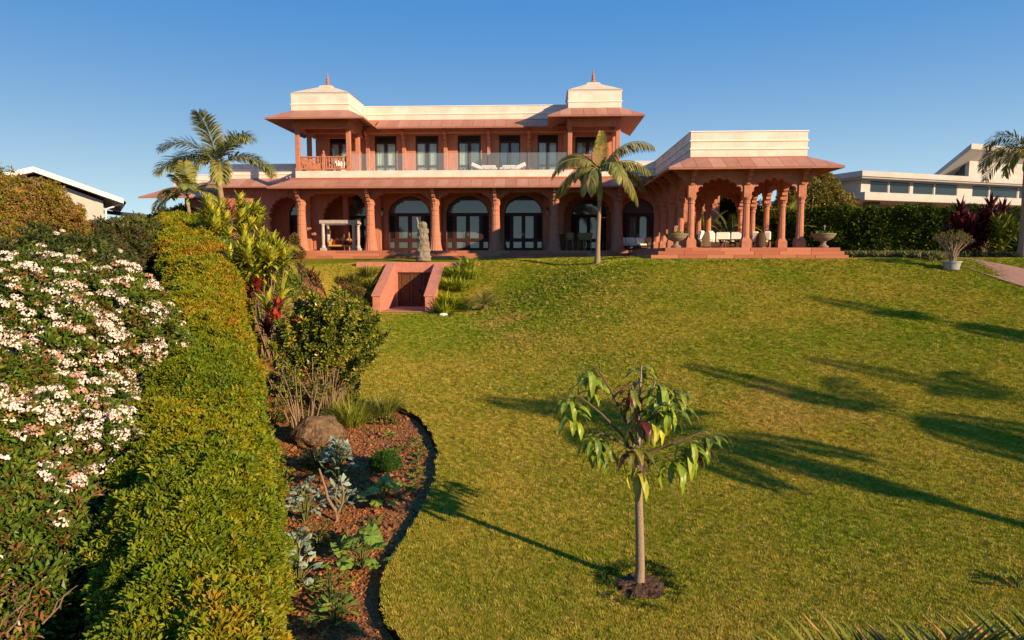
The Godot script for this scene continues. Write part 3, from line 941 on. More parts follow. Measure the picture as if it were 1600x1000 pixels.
func cellar() -> void:
	var C := thing("cellar_entrance", "pink rendered cellar entrance with sloping side walls and brown panelled door, cut into the lawn", "cellar", Vector3(-6.8, -3.15, -33))
	var o := C.position
	var xf := Transform3D(Basis(), -o)
	var b := MB.new()
	box(b, -10.02, -3.35, -1.20, -.71, -37.4, -36.35, .02, xf); pb("top_slab", b, M.cellar, C)
	b = MB.new()
	for s in [[-8.30, -7.93], [-5.72, -5.28]]:
		var p := PackedVector2Array([Vector2(33.0, -3.7), Vector2(33.0, -2.34), Vector2(36.35, -.86), Vector2(36.6, -.86), Vector2(36.6, -3.7)])
		# the outline lies in the (z, y) plane, its depth along x
		var bs := Basis(Vector3(0, 0, -1), Vector3.UP, Vector3(1, 0, 0))
		extrude(b, p, s[1], s[0], Transform3D(bs, -o))
	pb("side_wall", b, M.cellar, C)
	b = MB.new()
	for s in [[-8.35, -7.88], [-5.77, -5.23]]:
		var p2 := PackedVector2Array([Vector2(32.95, -2.336), Vector2(32.95, -2.27), Vector2(36.3, -.79), Vector2(36.34, -.86)])
		extrude(b, p2, s[1], s[0], Transform3D(Basis(Vector3(0, 0, -1), Vector3.UP, Vector3(1, 0, 0)), -o))
	pb("wall_coping", b, M.cellar, C)
	b = MB.new(); box(b, -7.93, -5.72, -3.6, -3.08, -36.9, -33.05, .01, xf); box(b, -7.93, -5.72, -3.6, -3.15, -33.05, -32.8, .01, xf); pb("floor_slab", b, M.cellar, C)
	b = MB.new(); box(b, -7.93, -5.72, -1.25, -1.0, -36.6, -36.36, 0, xf); box(b, -7.93, -7.78, -3.08, -1.25, -36.6, -36.36, 0, xf); pb("lintel", b, M.cellar, C)
	b = MB.new(); box(b, -7.78, -5.72, -3.08, -1.24, -36.62, -36.52, .01, xf)
	for i in 4: box(b, -7.78 + i * .667, -7.64 + i * .667, -3.07, -1.25, -36.52, -36.48, .012, xf)
	for y in [-3.07, -2.16, -1.37]: box(b, -7.77, -5.73, y, y + .13, -36.519, -36.482, .012, xf)
	var d := pb("door", b, M.wood_door, C)
	for i in 3:
		for y in [[-2.90, -2.20], [-1.99, -1.42]]:
			b = MB.new(); box(b, -7.58 + i * .667, -7.17 + i * .667, y[0], y[1], -36.53, -36.495, .025, xf)
			pb("door_panel", b, M.wood_door, d)
	b = MB.new(); box(b, -6.62, -6.57, -2.35, -2.15, -36.48, -36.45, .01, xf); pb("handle", b, M.iron, d)

func statue() -> void:
	var b := MB.new()
	var pr := [[.36, 0], [.40, .04], [.37, .14], [.40, .22], [.34, .32], [.33, .48], [.38, .56], [.33, .66], [.31, .80], [.35, .90], [.30, 1.0], [.28, 1.12], [.31, 1.22], [.27, 1.32], [.25, 1.45], [.29, 1.55], [.27, 1.68], [.20, 1.76], [.23, 1.86], [.24, 1.96], [.17, 2.08], [.0, 2.14]]
	lathe(b, pr, 26, Transform3D(Basis(), Vector3(0, 0, 0)), 0, 0, .26)
	for i in 46:
		var y := rng.randf_range(.1, 1.75); var a := rng.randf() * TAU
		var r := .36 - .07 * y
		ball(b, Vector3(cos(a) * r, y, sin(a) * r * .9), Vector3(rng.randf_range(.04, .09), rng.randf_range(.05, .13), .06), .3, 7, 5, i)
	var o := solo("stone_statue", b.mesh(), M.granite, "tall weathered grey stone carving standing on the cellar entrance slab", "statue", "", Transform3D(Basis(), Vector3(-6.45, -.66, -36.85)))
	b = MB.new()
	tube(b, [Vector3(-.16, 1.62, .08), Vector3(-.26, 1.86, .1), Vector3(-.25, 2.05, .1), Vector3(-.30, 2.26, .1), Vector3(-.33, 2.36, .1)], [.08, .09, .07, .055, .01], 9)
	pb("raised_hand", b, M.granite, o)

func furniture() -> void:
	# urn planters
	for u in [[6.35, .02, -33.1, "wide stone urn planter on the steps beside the pavilion's front left column", .56], [13.2, .02, -33.0, "stone urn planter with a white flower at the right end of the pavilion steps", .56]]:
		var t := thing("urn_planter", u[3], "planter", Vector3(u[0], u[1], u[2]), 0, "stone urns on the terrace")
		var b := MB.new()
		lathe(b, [[.22, 0], [.24, .03], [.24, .07], [.13, .14], [.11, .22], [.15, .30], [.30, .36], [.44, .46], [.52, .58], [.56, .62], [.56, .66], [.50, .66], [.45, .58], [.0, .56]], 28)
		pb("bowl", b, M.urn_stone, t)
		b = MB.new()
		for i in 70:
			var a := rng.randf() * TAU; var r := sqrt(rng.randf()) * .36
			var c := rng.randf_range(.7, 1.3)
			b.col = Color(.09 * c, .17 * c, .02) if rng.randf() < .7 else Color(.25, .22, .04)
			blade(b, Vector3(cos(a) * r, .58, sin(a) * r), Vector3(cos(a) * .5, 1.2, sin(a) * .5), rng.randf_range(.12, .30), .07, .8, 3)
		pb("leaf_tuft", b, M.leaf, t)
		b = MB.new(); b.col = Color(.8, .75, .72)
		tube(b, [Vector3(.02, .6, 0), Vector3(.03, .95, .02)], [.008, .008], 5)
		for i in 12: blade(b, Vector3(.03, .95, .02), Vector3(rng.randf() - .5, .6, rng.randf() - .5), .09, .06, .6, 2)
		pb("flower", b, M.petal, t)
	# armchairs with wicker shells
	for a in [[8.15, -35.6, .5, "high backed dark wicker armchair turned from the lawn, left side of the pavilion", 0], [11.45, -36.6, -.35, "wicker armchair with two pale cushions near the pavilion's right columns", 1]]:
		armchair("wicker_armchair", a[3], Vector3(a[0], .02, a[1]), a[2] + PI, "wicker armchairs in the pavilion")
	sofa("wicker_sofa", "long wicker sofa with white cushions in the middle of the pavilion", Vector3(9.6, .02, -37.2), -.25, 2.3)
	sofa("wicker_sofa", "wicker sofa with white cushions on the veranda by the front palm", Vector3(5.75, -.06, -44.9), .1, 1.9)
	var t := thing("driftwood_table", "low table of twisted brown branches in front of the pavilion sofa", "table", Vector3(9.75, .02, -35.7))
	var b := MB.new()
	box(b, -.7, .7, .40, .46, -.35, .35, .02); pb("table_top", b, M.wood, t)
	for i in 9:
		b = MB.new()
		var p := Vector3(rng.randf_range(-.7, .7), 0, rng.randf_range(-.3, .3))
		tube(b, [p, p + Vector3(rng.randf_range(-.3, .3), .22, .1), p + Vector3(rng.randf_range(-.6, .6), .42, 0)], [.06, .05, .035], 6)
		pb("branch_leg", b, M.wood, t)
	b = MB.new(); tube(b, [Vector3(.5, .42, 0), Vector3(.75, .55, .1), Vector3(.95, .62, .1)], [.07, .05, .03], 6); pb("branch_leg", b, M.wood, t)
	t = thing("low_table", "low wicker table with a plant beside the veranda sofa", "table", Vector3(6.55, -.06, -44.0))
	b = MB.new(); box(b, -.5, .5, .26, .32, -.35, .35, .02); pb("table_top", b, M.wicker, t)
	for s in [[-.42, -.28], [.42, -.28], [-.42, .28], [.42, .28]]:
		b = MB.new(); box(b, s[0] - .04, s[0] + .04, 0, .26, s[1] - .04, s[1] + .04, .01); pb("leg", b, M.wicker, t)
	# bar and stools
	t = thing("bar_counter", "wooden bar counter under the right porch arch behind the stools", "counter", Vector3(1.9, -.06, -45.9))
	b = MB.new(); box(b, -.9, .9, .0, 1.02, -.25, .25, .02); pb("counter_front", b, M.wood, t)
	b = MB.new(); box(b, -1.0, 1.0, 1.022, 1.08, -.33, .33, .02); pb("counter_top", b, M.wood, t)
	for s in [[1.75, "leftmost of three wicker bar stools at the veranda bar"], [2.55, "middle of three wicker bar stools at the veranda bar"], [2.95, "rightmost wicker bar stool, next to the front palm trunk"]]:
		t = thing("bar_stool", s[1], "bar stool", Vector3(s[0], -.06, -45.0 - .25 * (s[0] - 2.5)), rng.randf_range(-.4, .4), "bar stools on the veranda")
		for k in 4:
			b = MB.new()
			var x := -.2 if k % 2 == 0 else .2; var z := -.2 if k < 2 else .2
			tube(b, [Vector3(x * 1.15, 0, z * 1.15), Vector3(x * .85, .72, z * .85)], [.022, .026], 6); pb("leg", b, M.wicker_light, t)
		b = MB.new(); lathe(b, [[.0, .70], [.25, .70], [.26, .74], [.25, .78], [.0, .78]], 18); pb("seat", b, M.wicker_light, t)
		b = MB.new()
		var cv := []
		for i in 13:
			var a := PI * (1.0 + i / 12.0) + PI
			cv.append(Vector3(cos(a) * .27, 0, sin(a) * .25))
		for i in 12: b.quado(cv[i] + Vector3(0, .80, 0), cv[i + 1] + Vector3(0, .80, 0), cv[i + 1] * 1.1 + Vector3(0, 1.16, 0), cv[i] * 1.1 + Vector3(0, 1.16, 0), cv[i])
		pb("backrest", b, M.wicker_light, t)
		b = MB.new()
		for yy in [.25, .42]:
			for k in 4:
				var a := PI / 4 + k * PI / 2
				tube(b, [Vector3(cos(a) * .3, yy, sin(a) * .3), Vector3(cos(a + PI / 2) * .3, yy, sin(a + PI / 2) * .3)], [.014, .014], 5)
		pb("footrest", b, M.wicker_light, t)
	# swing and its marble frame
	t = thing("marble_gazebo_frame", "white carved marble frame of four posts around the porch swing", "swing frame", Vector3(-13.55, -.06, -45.6))
	for s in [[-1.03, .5], [1.03, .5], [-1.03, -.6], [1.03, -.6]]:
		b = MB.new(); box(b, s[0] - .19, s[0] + .19, 0, .18, s[1] - .19, s[1] + .19, .02)
		lathe(b, [[.16, .18], [.15, .3], [.10, .4], [.12, 1.0], [.10, 1.6], [.14, 1.7], [.14, 1.78]], 12, Transform3D(Basis(), Vector3(s[0], 0, s[1])))
		pb("post", b, M.marble, t)
	b = MB.new()
	for z in [.5, -.6]: box(b, -1.25, 1.25, 1.78, 2.02, z - .13, z + .13, .02)
	for x in [-1.1, 1.1]: box(b, x - .13, x + .13, 1.785, 2.0, -.47, .37, .02)
	pb("top_beam", b, M.marble, t)
	b = MB.new()
	for i in 22: box(b, -.92 + i * .085, -.86 + i * .085, 1.70, 1.785, .46, .52, .01)
	pb("fringe", b, M.marble, t)
	t = thing("porch_swing", "gold carved porch swing bench with red cushions inside the marble frame", "swing", Vector3(-13.5, .22, -45.7))
	b = MB.new(); box(b, -.85, .85, 0, .12, -.35, .35, .03); pb("seat", b, M.gold, t)
	b = MB.new()
	var bk := PackedVector2Array([Vector2(-.8, .12), Vector2(-.85, .55), Vector2(-.62, .45), Vector2(-.42, .62), Vector2(-.2, .46), Vector2(0, .7), Vector2(.2, .46), Vector2(.42, .62), Vector2(.62, .45), Vector2(.85, .55), Vector2(.8, .12)])
	extrude(b, bk, -.27, -.33); pb("backrest", b, M.gold, t)
	for x in [-.36, .36]:
		b = MB.new(); box(b, x - .30, x + .30, .13, .42, -.25, -.10, .05); pb("cushion", b, M.red_cloth, t)
	for x in [-.8, .8]:
		b = MB.new(); box(b, x - .04, x + .04, .12, .40, -.3, .3, .02); pb("armrest", b, M.gold, t)
		b = MB.new(); tube(b, [Vector3(x, .1, 0), Vector3(x, 1.55, 0)], [.014, .014], 5); pb("chain", b, M.gold, t)
	# hanging lantern
	t = thing("hanging_lantern", "large dark pointed lantern hanging from the porch ceiling above the swing", "lantern", Vector3(-12.35, 2.55, -45.4))
	b = MB.new(); lathe(b, [[0, 0], [.1, .12], [.34, .55], [.34, .75], [.1, 1.05], [.05, 1.1], [.05, 1.45]], 8); pb("lantern_body", b, M.iron, t)
	# wall lights on the piers
	for x in [-10.9, -7.15, -3.16, .3]:
		t = thing("wall_sconce", "small dark bracket lamp on the %s pier of the arched doors" % ("outer left" if x < -10 else ("second" if x < -6 else ("third" if x < 0 else "right"))), "wall lamp", Vector3(x, 2.3, -46.58), 0, "wall lamps between the doors")
		b = MB.new(); box(b, -.06, .06, .28, .55, 0, .05, .01); tube(b, [Vector3(0, .4, .04), Vector3(0, .48, .18), Vector3(0, .36, .22)], [.015, .015, .015], 5); pb("arm", b, M.iron, t)
		b = MB.new(); lathe(b, [[.03, .0], [.10, .1], [.09, .28], [.02, .38]], 8, Transform3D(Basis(), Vector3(0, 0, .22))); pb("lamp_glass", b, M.marble, t)
	# balcony seats
	for k in 2:
		var x := -3.55 + k * 1.35
		t = thing("sun_lounger", "low white lounger behind the balcony's glass rail, %s one" % ["left", "right"][k], "lounger", Vector3(x, 5.04, -44.75), 0, "white loungers on the balcony")
		b = MB.new(); box(b, -.6, .6, .10, .22, -.33, .33, .03); pb("base", b, M.white_paint, t)
		b = MB.new(); box(b, -.45, .5, .23, .36, -.28, .28, .05); pb("cushion", b, M.white_cloth, t)
		b = MB.new(); box(b, -.12, .12, -.03, .62, -.3, .3, .04, Transform3D(Basis(Vector3.BACK, (1.15 if k == 0 else -1.15)), Vector3(-.5 if k == 0 else .5, .2, 0))); pb("backrest", b, M.white_cloth, t)
	armchair("balcony_armchair", "pale armchair on the left tower's balcony", Vector3(-13.3, 5.04, -45.4), .3, "", M.white_paint)
	t = thing("side_table", "small white table with a red cloth behind the left tower's railing", "table", Vector3(-14.3, 5.04, -45.2))
	b = MB.new(); lathe(b, [[.35, .48], [.36, .5], [.36, .53], [0, .53]], 18); pb("table_top", b, M.white_paint, t)
	b = MB.new(); lathe(b, [[.2, 0], [.04, .06], [.04, .48]], 10); pb("leg", b, M.white_paint, t)
	b = MB.new(); box(b, -.2, .2, .535, .60, -.2, .2, .03); pb("cloth", b, M.red_cloth, t)
	var st := rough_ball(.13, .3, 8, 6, 9)
	solo("white_stone", st, M.white_paint, "small white stone on the grass between the agapanthus and the cycad", "stone", "", Transform3D(Basis().scaled(Vector3(1.6, .7, 1)), Vector3(-4.75, gh(-4.75, -32.4) + .05, -32.4)))

func armchair(called: String, label: String, at: Vector3, turn: float, group := "", m: Material = null) -> void:
	var t := thing(called, label, "armchair", at, turn, group)
	if m == null: m = M.wicker
	var b := MB.new()
	var cv := []
	for i in 15:
		var a := PI * i / 14.0 + PI
		cv.append(Vector3(cos(a) * .40, 0, sin(a) * .38 + .02))
	for i in 14:
		var h0 := .62 + .20 * sin(PI * i / 14.0); var h1 := .62 + .20 * sin(PI * (i + 1) / 14.0)
		var A: Vector3 = cv[i]; var B: Vector3 = cv[i + 1]
		b.quado(A + Vector3(0, .08, 0), B + Vector3(0, .08, 0), B * 1.06 + Vector3(0, h1, 0), A * 1.06 + Vector3(0, h0, 0), A)
		b.quado(A * .85 + Vector3(0, .08, 0), B * .85 + Vector3(0, .08, 0), B * .91 + Vector3(0, h1, 0), A * .91 + Vector3(0, h0, 0), -A)
		b.quado(A * 1.06 + Vector3(0, h0, 0), B * 1.06 + Vector3(0, h1, 0), B * .91 + Vector3(0, h1, 0), A * .91 + Vector3(0, h0, 0), Vector3.UP)
	pb("shell", b, m, t)
	b = MB.new(); box(b, -.34, .34, .08, .30, -.3, .40, .02); pb("seat_base", b, m, t)
	b = MB.new(); box(b, -.32, .32, .302, .44, -.28, .38, .05); pb("seat_cushion", b, M.white_cloth, t)
	for x in [-.15, .15]:
		b = MB.new(); box(b, x - .17, x + .17, -.02, .45, -.06, .06, .05, Transform3D(Basis(Vector3.RIGHT, -.25), Vector3(x, .44, -.2))); pb("back_cushion", b, M.white_cloth, t)
	for s in [[-.3, -.25], [.3, -.25], [-.3, .3], [.3, .3]]:
		b = MB.new(); box(b, s[0] - .03, s[0] + .03, 0, .08, s[1] - .03, s[1] + .03); pb("leg", b, m, t)

func sofa(called: String, label: String, at: Vector3, turn: float, w: float) -> void:
	var t := thing(called, label, "sofa", at, turn)
	var b := MB.new(); box(b, -w / 2, w / 2, .06, .30, -.4, .42, .03); pb("seat_base", b, M.wicker, t)
	b = MB.new(); box(b, -w / 2, w / 2, .06, .66, -.5, -.401, .03); pb("backrest", b, M.wicker, t)
	for x in [-w / 2 - .07, w / 2 + .07]:
		b = MB.new(); box(b, x - .066, x + .066, .06, .52, -.48, .42, .03); pb("armrest", b, M.wicker, t)
	for i in 3:
		b = MB.new()
		var x0 := -w / 2 + w * i / 3.0
		box(b, x0 + .015, x0 + w / 3.0 - .015, .305, .45, -.38, .40, .05); pb("seat_cushion", b, M.white_cloth, t)
		b = MB.new()
		box(b, x0 + .015, x0 + w / 3.0 - .015, 0, .46, -.08, .08, .06, Transform3D(Basis(Vector3.RIGHT, -.2), Vector3(0, .42, -.26))); pb("back_cushion", b, M.white_cloth, t)
	for s in [-1, 1]:
		for z in [-.4, .35]:
			b = MB.new(); box(b, s * (w / 2 - .06) - .04, s * (w / 2 - .06) + .04, 0, .06, z - .04, z + .04); pb("leg", b, M.wicker, t)

# ---------------------------------------------------------------- plants
func vary(c: Color, v: float) -> Color:
	var k := 1.0 + rng.randf_range(-v, v)
	return Color(c.r * k * rng.randf_range(.9, 1.1), c.g * k, c.b * k * rng.randf_range(.85, 1.15))

func pick(cols: Array) -> Color:
	return cols[rng.randi() % cols.size()]

# a sprig of flat leaves pointing up and outwards (y is outwards)
func sprig(n: int, length: float, width: float, spread := .9, radius := .06) -> ArrayMesh:
	var b := MB.new()
	for i in n:
		var a := TAU * i * .381966; var t := float(i) / n
		var p := Vector3(cos(a) * radius * t, rng.randf_range(-.05, .04), sin(a) * radius * t)
		var d := Vector3(cos(a) * spread * (.3 + t), 1.1 - t * .7, sin(a) * spread * (.3 + t)).normalized()
		var s := d.cross(Vector3(rng.randf() - .5, 1, rng.randf() - .5)).normalized() * width * .5
		var up := s.cross(d).normalized()
		var L := length * rng.randf_range(.7, 1.15)
		var m := p + d * L * .45 + up * .12 * L
		var tip := p + d * L - up * .08 * L
		var v := rng.randf_range(.75, 1.2)
		b.col = Color(v, v, v)
		b.tri(p, m - s, tip); b.tri(p, tip, m + s)
	return b.mesh()

func basis_on(nrm: Vector3, spin: float, sc: float) -> Basis:
	var y := nrm.normalized()
	var x := y.cross(Vector3(.3, .2, .9)).normalized()
	return Basis(x, y, x.cross(y)).rotated(y, spin).scaled(Vector3.ONE * sc)

func frond_mesh(az: float, el: float, L: float, droop: float, ll: float, n: int, lw: float, hang: float, col: Color, plume := 0.0, tipcol := Color(0, 0, 0, 0), start := .16) -> ArrayMesh:
	var b := MB.new()
	var d := Vector3(cos(az) * cos(el), sin(el), sin(az) * cos(el))
	var pts := []; var dirs := []; var q := Vector3.ZERO
	var segs := 14
	for i in segs + 1:
		pts.append(q); dirs.append(d)
		q += d * L / segs
		d = (d + Vector3.DOWN * droop * (1.0 + 1.6 * i / segs) / segs).normalized()
	var rad := []
	for i in segs + 1: rad.append(lerpf(.030, .006, float(i) / segs) * clampf(L / 2.6, .5, 1.3))
	b.col = Color(.26, .24, .05)
	tube(b, pts, rad, 5)
	for i in n:
		var t := start + (1.0 - start) * (i + .5) / n
		var f := t * segs; var k := mini(int(f), segs - 1)
		var p: Vector3 = (pts[k] as Vector3).lerp(pts[k + 1], f - k); var dd: Vector3 = (dirs[k] as Vector3).lerp(dirs[k + 1], f - k).normalized()
		var side := dd.cross(Vector3.UP)
		if side.length() < .05: side = Vector3(-sin(az), 0, cos(az))
		side = side.normalized()
		var up: Vector3 = side.cross(dd)
		var prof := sin(PI * clampf(.20 + .66 * (t - start) / (1 - start), 0, 1))
		for s in [-1.0, 1.0]:
			var roll: float = rng.randf_range(-plume, plume)
			var sd: Vector3 = (side * s).rotated(dd, roll)
			var ld: Vector3 = (sd * .95 + dd * rng.randf_range(.45, .7) * (1.0 + minf(plume, 1.0)) + up * (.35 - hang * .6) + Vector3.DOWN * hang * .5).normalized()
			var c := vary(col, .22)
			if tipcol.a > 0 and rng.randf() < .3: c = c.lerp(tipcol, .7)
			b.col = c
			var len := ll * prof * rng.randf_range(.85, 1.1)
			var w := lw * rng.randf_range(.8, 1.15)
			var e: Vector3 = ld; var q0: Vector3 = p
			var wv: Vector3 = e.cross(up if absf(e.dot(up)) < .9 else dd).normalized()
			var m: Vector3 = q0 + e * len * .45
			e = (e + Vector3.DOWN * (.25 + hang * .7)).normalized()
			var m2: Vector3 = m + e * len * .3
			e = (e + Vector3.DOWN * (.2 + hang * .5)).normalized()
			var tip: Vector3 = m2 + e * len * .25
			b.tri(q0, m - wv * w * .5, m + wv * w * .5)
			b.quad(m - wv * w * .5, m2 - wv * w * .42, m2 + wv * w * .42, m + wv * w * .5)
			b.tri(m2 - wv * w * .42, tip, m2 + wv * w * .42)
	return b.mesh()

# fronds: [azimuth degrees (0 right, 90 towards the viewer), elevation, droop, length]
func palm(called: String, label: String, base: Vector3, top: Vector3, r0: float, r1: float, shaft: float, fronds: Array, ll: float, n: int, lw: float, hang: float, col: Color, plume := 0.0, group := "", cat := "palm tree", tip := Color(0, 0, 0, 0)) -> Node3D:
	var t := thing(called, label, cat, base, 0, group)
	var b := MB.new()
	var H := top - base
	var pts := []; var rad := []
	var m := 16
	for i in m + 1:
		var f := float(i) / m
		var bend := Vector3(H.x * (f * f * .6 + f * .4), H.y * f, H.z * f)
		pts.append(bend)
		rad.append(lerpf(r0, r1, pow(f, .6)) * (1.0 + .45 * exp(-f * H.y * 3.0)))
	if r0 > 0:
		# leaf-scar rings
		var p2 := []; var ra2 := []
		var rings := int(H.y / .11)
		for i in rings:
			var f0 := float(i) / rings
			var a: Vector3 = pts[0].lerp(H, f0); 
			var bx := Vector3(H.x * (f0 * f0 * .6 + f0 * .4), H.y * f0, H.z * f0)
			var rr := lerpf(r0, r1, pow(f0, .6)) * (1.0 + .45 * exp(-f0 * H.y * 3.0))
			p2.append(bx - Vector3(0, .0, 0)); ra2.append(rr)
			p2.append(bx + Vector3(0, .035, 0)); ra2.append(rr * .955)
			p2.append(bx + Vector3(0, .09, 0)); ra2.append(rr * .965)
		p2.append(H); ra2.append(r1)
		tube(b, p2, ra2, 14)
		pb("trunk", b, M.bark_ring, t)
	if shaft > 0:
		b = MB.new()
		tube(b, [H - Vector3(0, .02, 0), H + Vector3(0, shaft * .15, 0), H + Vector3(0, shaft * .5, 0), H + Vector3(0, shaft * .85, 0), H + Vector3(0, shaft, 0)], [r1 * 1.02, r1 * 1.28, r1 * 1.12, r1 * .75, r1 * .4], 14)
		pb("crownshaft", b, M.crownshaft, t)
	for f in fronds:
		put("frond", frond_mesh(deg_to_rad(f[0]), deg_to_rad(f[1]), f[3], f[2], ll * (f[4] if f.size() > 4 else 1.0), n, lw, hang, vary(col, .12), plume, tip), M.leaf, t, Transform3D(Basis(), H + Vector3(0, shaft * .92, 0)))
	return t

func ring_fronds(n: int, L: float, els: Array, droop: float, turn := 0.0) -> Array:
	var out := []
	for i in n: out.append([turn + 360.0 * i * .381966 * 1.0, els[i % els.size()] + rng.randf_range(-6, 6), droop * rng.randf_range(.8, 1.2), L * rng.randf_range(.85, 1.1)])
	return out

# a bush of lobes [centre, radii]; leaves are scattered over its outer surface
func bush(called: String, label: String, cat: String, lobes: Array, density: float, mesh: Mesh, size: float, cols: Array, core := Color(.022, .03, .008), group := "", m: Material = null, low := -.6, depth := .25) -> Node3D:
	var c0: Vector3 = lobes[0][0]
	var base := Vector3(c0.x, gh(c0.x, c0.z), c0.z)
	var t := thing(called, label, cat, base, 0, group)
	var b := MB.new()
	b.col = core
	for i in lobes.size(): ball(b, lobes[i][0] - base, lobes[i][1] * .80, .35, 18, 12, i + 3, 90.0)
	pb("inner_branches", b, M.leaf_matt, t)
	var xfs := []; var cs := []
	for i in lobes.size():
		var c: Vector3 = lobes[i][0]; var r: Vector3 = lobes[i][1]
		var area := 4.0 * PI * pow((pow(r.x * r.y, 1.6) + pow(r.x * r.z, 1.6) + pow(r.y * r.z, 1.6)) / 3.0, 1 / 1.6)
		for k in int(area * density):
			var d := Vector3(rng.randfn(), rng.randfn(), rng.randfn()).normalized()
			if d.y < low: continue
			var lump := 1.0 + .24 * noise.get_noise_3d(d.x * 90 + i * 50, d.y * 90, d.z * 90) + .13 * noise.get_noise_3d(d.x * 420, d.y * 420 + i * 9, d.z * 420)
			var p := c + d * r * lump * (1.0 - depth * pow(rng.randf(), 2.5))
			var inside := false
			for j in lobes.size():
				if j != i and ((p - lobes[j][0]) / lobes[j][1]).length() < .86: inside = true
			if inside or p.y < gh(p.x, p.z) - .05: continue
			if p.z > -3.2 or (p - Vector3(0, -.28, 0)).length() < 3.5: continue
			var nn := (d / r).normalized()
			xfs.append(Transform3D(basis_on((nn + Vector3.UP * .45 + Vector3(rng.randfn(), rng.randfn(), rng.randfn()) * .35).normalized(), rng.randf() * TAU, size * rng.randf_range(.7, 1.35)), p - base))
			cs.append(vary(pick(cols), .25))
	scatter("foliage", mesh, M.leaf if m == null else m, t, xfs, cs)
	return t

func hedge(called: String, label: String, path: Array, mesh: Mesh, near: float, far: float, size: float, cols: Array, core: Color, m: Material) -> Node3D:
	# path rows: [x, z, half width, height of the top]
	var base := Vector3(path[0][0], gh(path[0][0], path[0][1]), path[0][1])
	var t := thing(called, label, "hedge", base)
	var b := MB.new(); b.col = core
	var xfs := []; var cs := []
	for i in path.size() - 1:
		var A := Vector3(path[i][0], 0, path[i][1]); var B := Vector3(path[i + 1][0], 0, path[i + 1][1])
		var L := A.distance_to(B); var d := (B - A) / L; var s := d.cross(Vector3.UP)
		var sec := func(f: float, u: float, inset: float) -> Vector3:
			var p := A.lerp(B, f)
			var hw: float = lerpf(path[i][2], path[i + 1][2], f) - inset; var top: float = lerpf(path[i][3], path[i + 1][3], f) - inset
			var g := gh(p.x, p.z) - .2
			# u in 0..1 goes from the right foot over the rounded top to the left foot
			var a := PI * u
			var den := pow(pow(absf(cos(a)), 3.2) + pow(absf(sin(a)), 3.2), 1 / 3.2)
			var cx := cos(a) / den; var cy := sin(a) / den
			var q := p + s * hw * cx
			q.y = lerpf(g, top, cy)
			return q
		var steps := int(L / .5) + 1
		for k in steps:
			for w in 10:
				var f0 := float(k) / steps; var f1 := float(k + 1) / steps
				var u0 := w / 10.0; var u1 := (w + 1) / 10.0
				var P0: Vector3 = sec.call(f0, u0, .2); var P1: Vector3 = sec.call(f1, u0, .2); var P2: Vector3 = sec.call(f1, u1, .2); var P3: Vector3 = sec.call(f0, u1, .2)
				var mid := A.lerp(B, f0); mid.y = (path[i][3] + gh(mid.x, mid.z)) / 2
				b.quado(P0 - base, P1 - base, P2 - base, P3 - base, P0 + P2 - mid * 2.0)
		var hmid: float = (path[i][3] + path[i + 1][3]) / 2 - gh((A.x + B.x) / 2, (A.z + B.z) / 2)
		var wmid: float = path[i][2] + path[i + 1][2]
		var dist := absf((A.z + B.z) / 2)
		var dens := lerpf(near, far, smoothstep(7.0, 26.0, dist)); var sz := size * lerpf(1.0, 1.7, smoothstep(7.0, 30.0, dist))
		var count := int(L * (wmid + 2 * hmid) * dens)
		for k in count:
			var f := rng.randf(); var u := rng.randf()
			# more leaves on top than near the feet
			u = .5 + (u - .5) * (1.0 if rng.randf() < .6 else .55)
			var p: Vector3 = sec.call(f, u, 0.0)
			var e := .02
			var tu: Vector3 = sec.call(f, minf(u + e, 1), 0.0) - sec.call(f, maxf(u - e, 0), 0.0)
			var nn := tu.cross(d).normalized()
			var ctr := A.lerp(B, f); ctr.y = (path[i][3] + gh(ctr.x, ctr.z)) / 2 - .3
			if nn.dot(p - ctr) < 0: nn = -nn
			var lump := .30 * noise.get_noise_3d(p.x * 30, p.y * 30, p.z * 30) + .20 * noise.get_noise_3d(p.x * 90, p.y * 90, p.z * 90) + rng.randf_range(-.16, .05) + (rng.randf_range(.03, .12) if rng.randf() < .06 else 0.0)
			p += nn * lump
			if noise.get_noise_3d(p.x * 75 + 40.0, p.y * 75, p.z * 75) < -.30 and rng.randf() < .85: continue
			if (p - Vector3(0, -.28, 0)).length() < 2.6: continue
			xfs.append(Transform3D(basis_on((nn + Vector3.UP * .5 + Vector3(rng.randfn(), rng.randfn(), rng.randfn()) * .4).normalized(), rng.randf() * TAU, sz * rng.randf_range(.6, 1.5)), p - base))
			var tone := .50 + .26 * smoothstep(22.0, 7.0, absf(p.z)) + .5 * noise.get_noise_2d(p.x * 14, p.z * 14) + .25 * noise.get_noise_3d(p.x * 60, p.y * 60, p.z * 60)
			var ci := clampi(int((tone + rng.randf_range(-.28, .28)) * cols.size()), 0, cols.size() - 1)
			cs.append(vary(cols[ci], .22))
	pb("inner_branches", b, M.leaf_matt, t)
	scatter("foliage", mesh, m, t, xfs, cs)
	return t

func leaf_head(t: Node3D, at: Vector3, dir: Vector3, n: int, L: float, W: float, cols: Array, droop := .9, spread := 1.0) -> void:
	var b := MB.new()
	for i in n:
		var a := i * 2.39996; var f := float(i) / n
		var d := (dir.normalized() * (1.25 - f * 1.0) + Vector3(cos(a), rng.randf_range(-.1, .2), sin(a)) * spread * (.35 + f * .75)).normalized()
		b.col = vary(pick(cols), .2)
		blade(b, at - dir.normalized() * f * L * .45, d, L * rng.randf_range(.75, 1.1), W * rng.randf_range(.8, 1.15), droop * (.5 + f), 5, .2, .45)
	pb("leaf_head", b, M.leaf_gloss, t)

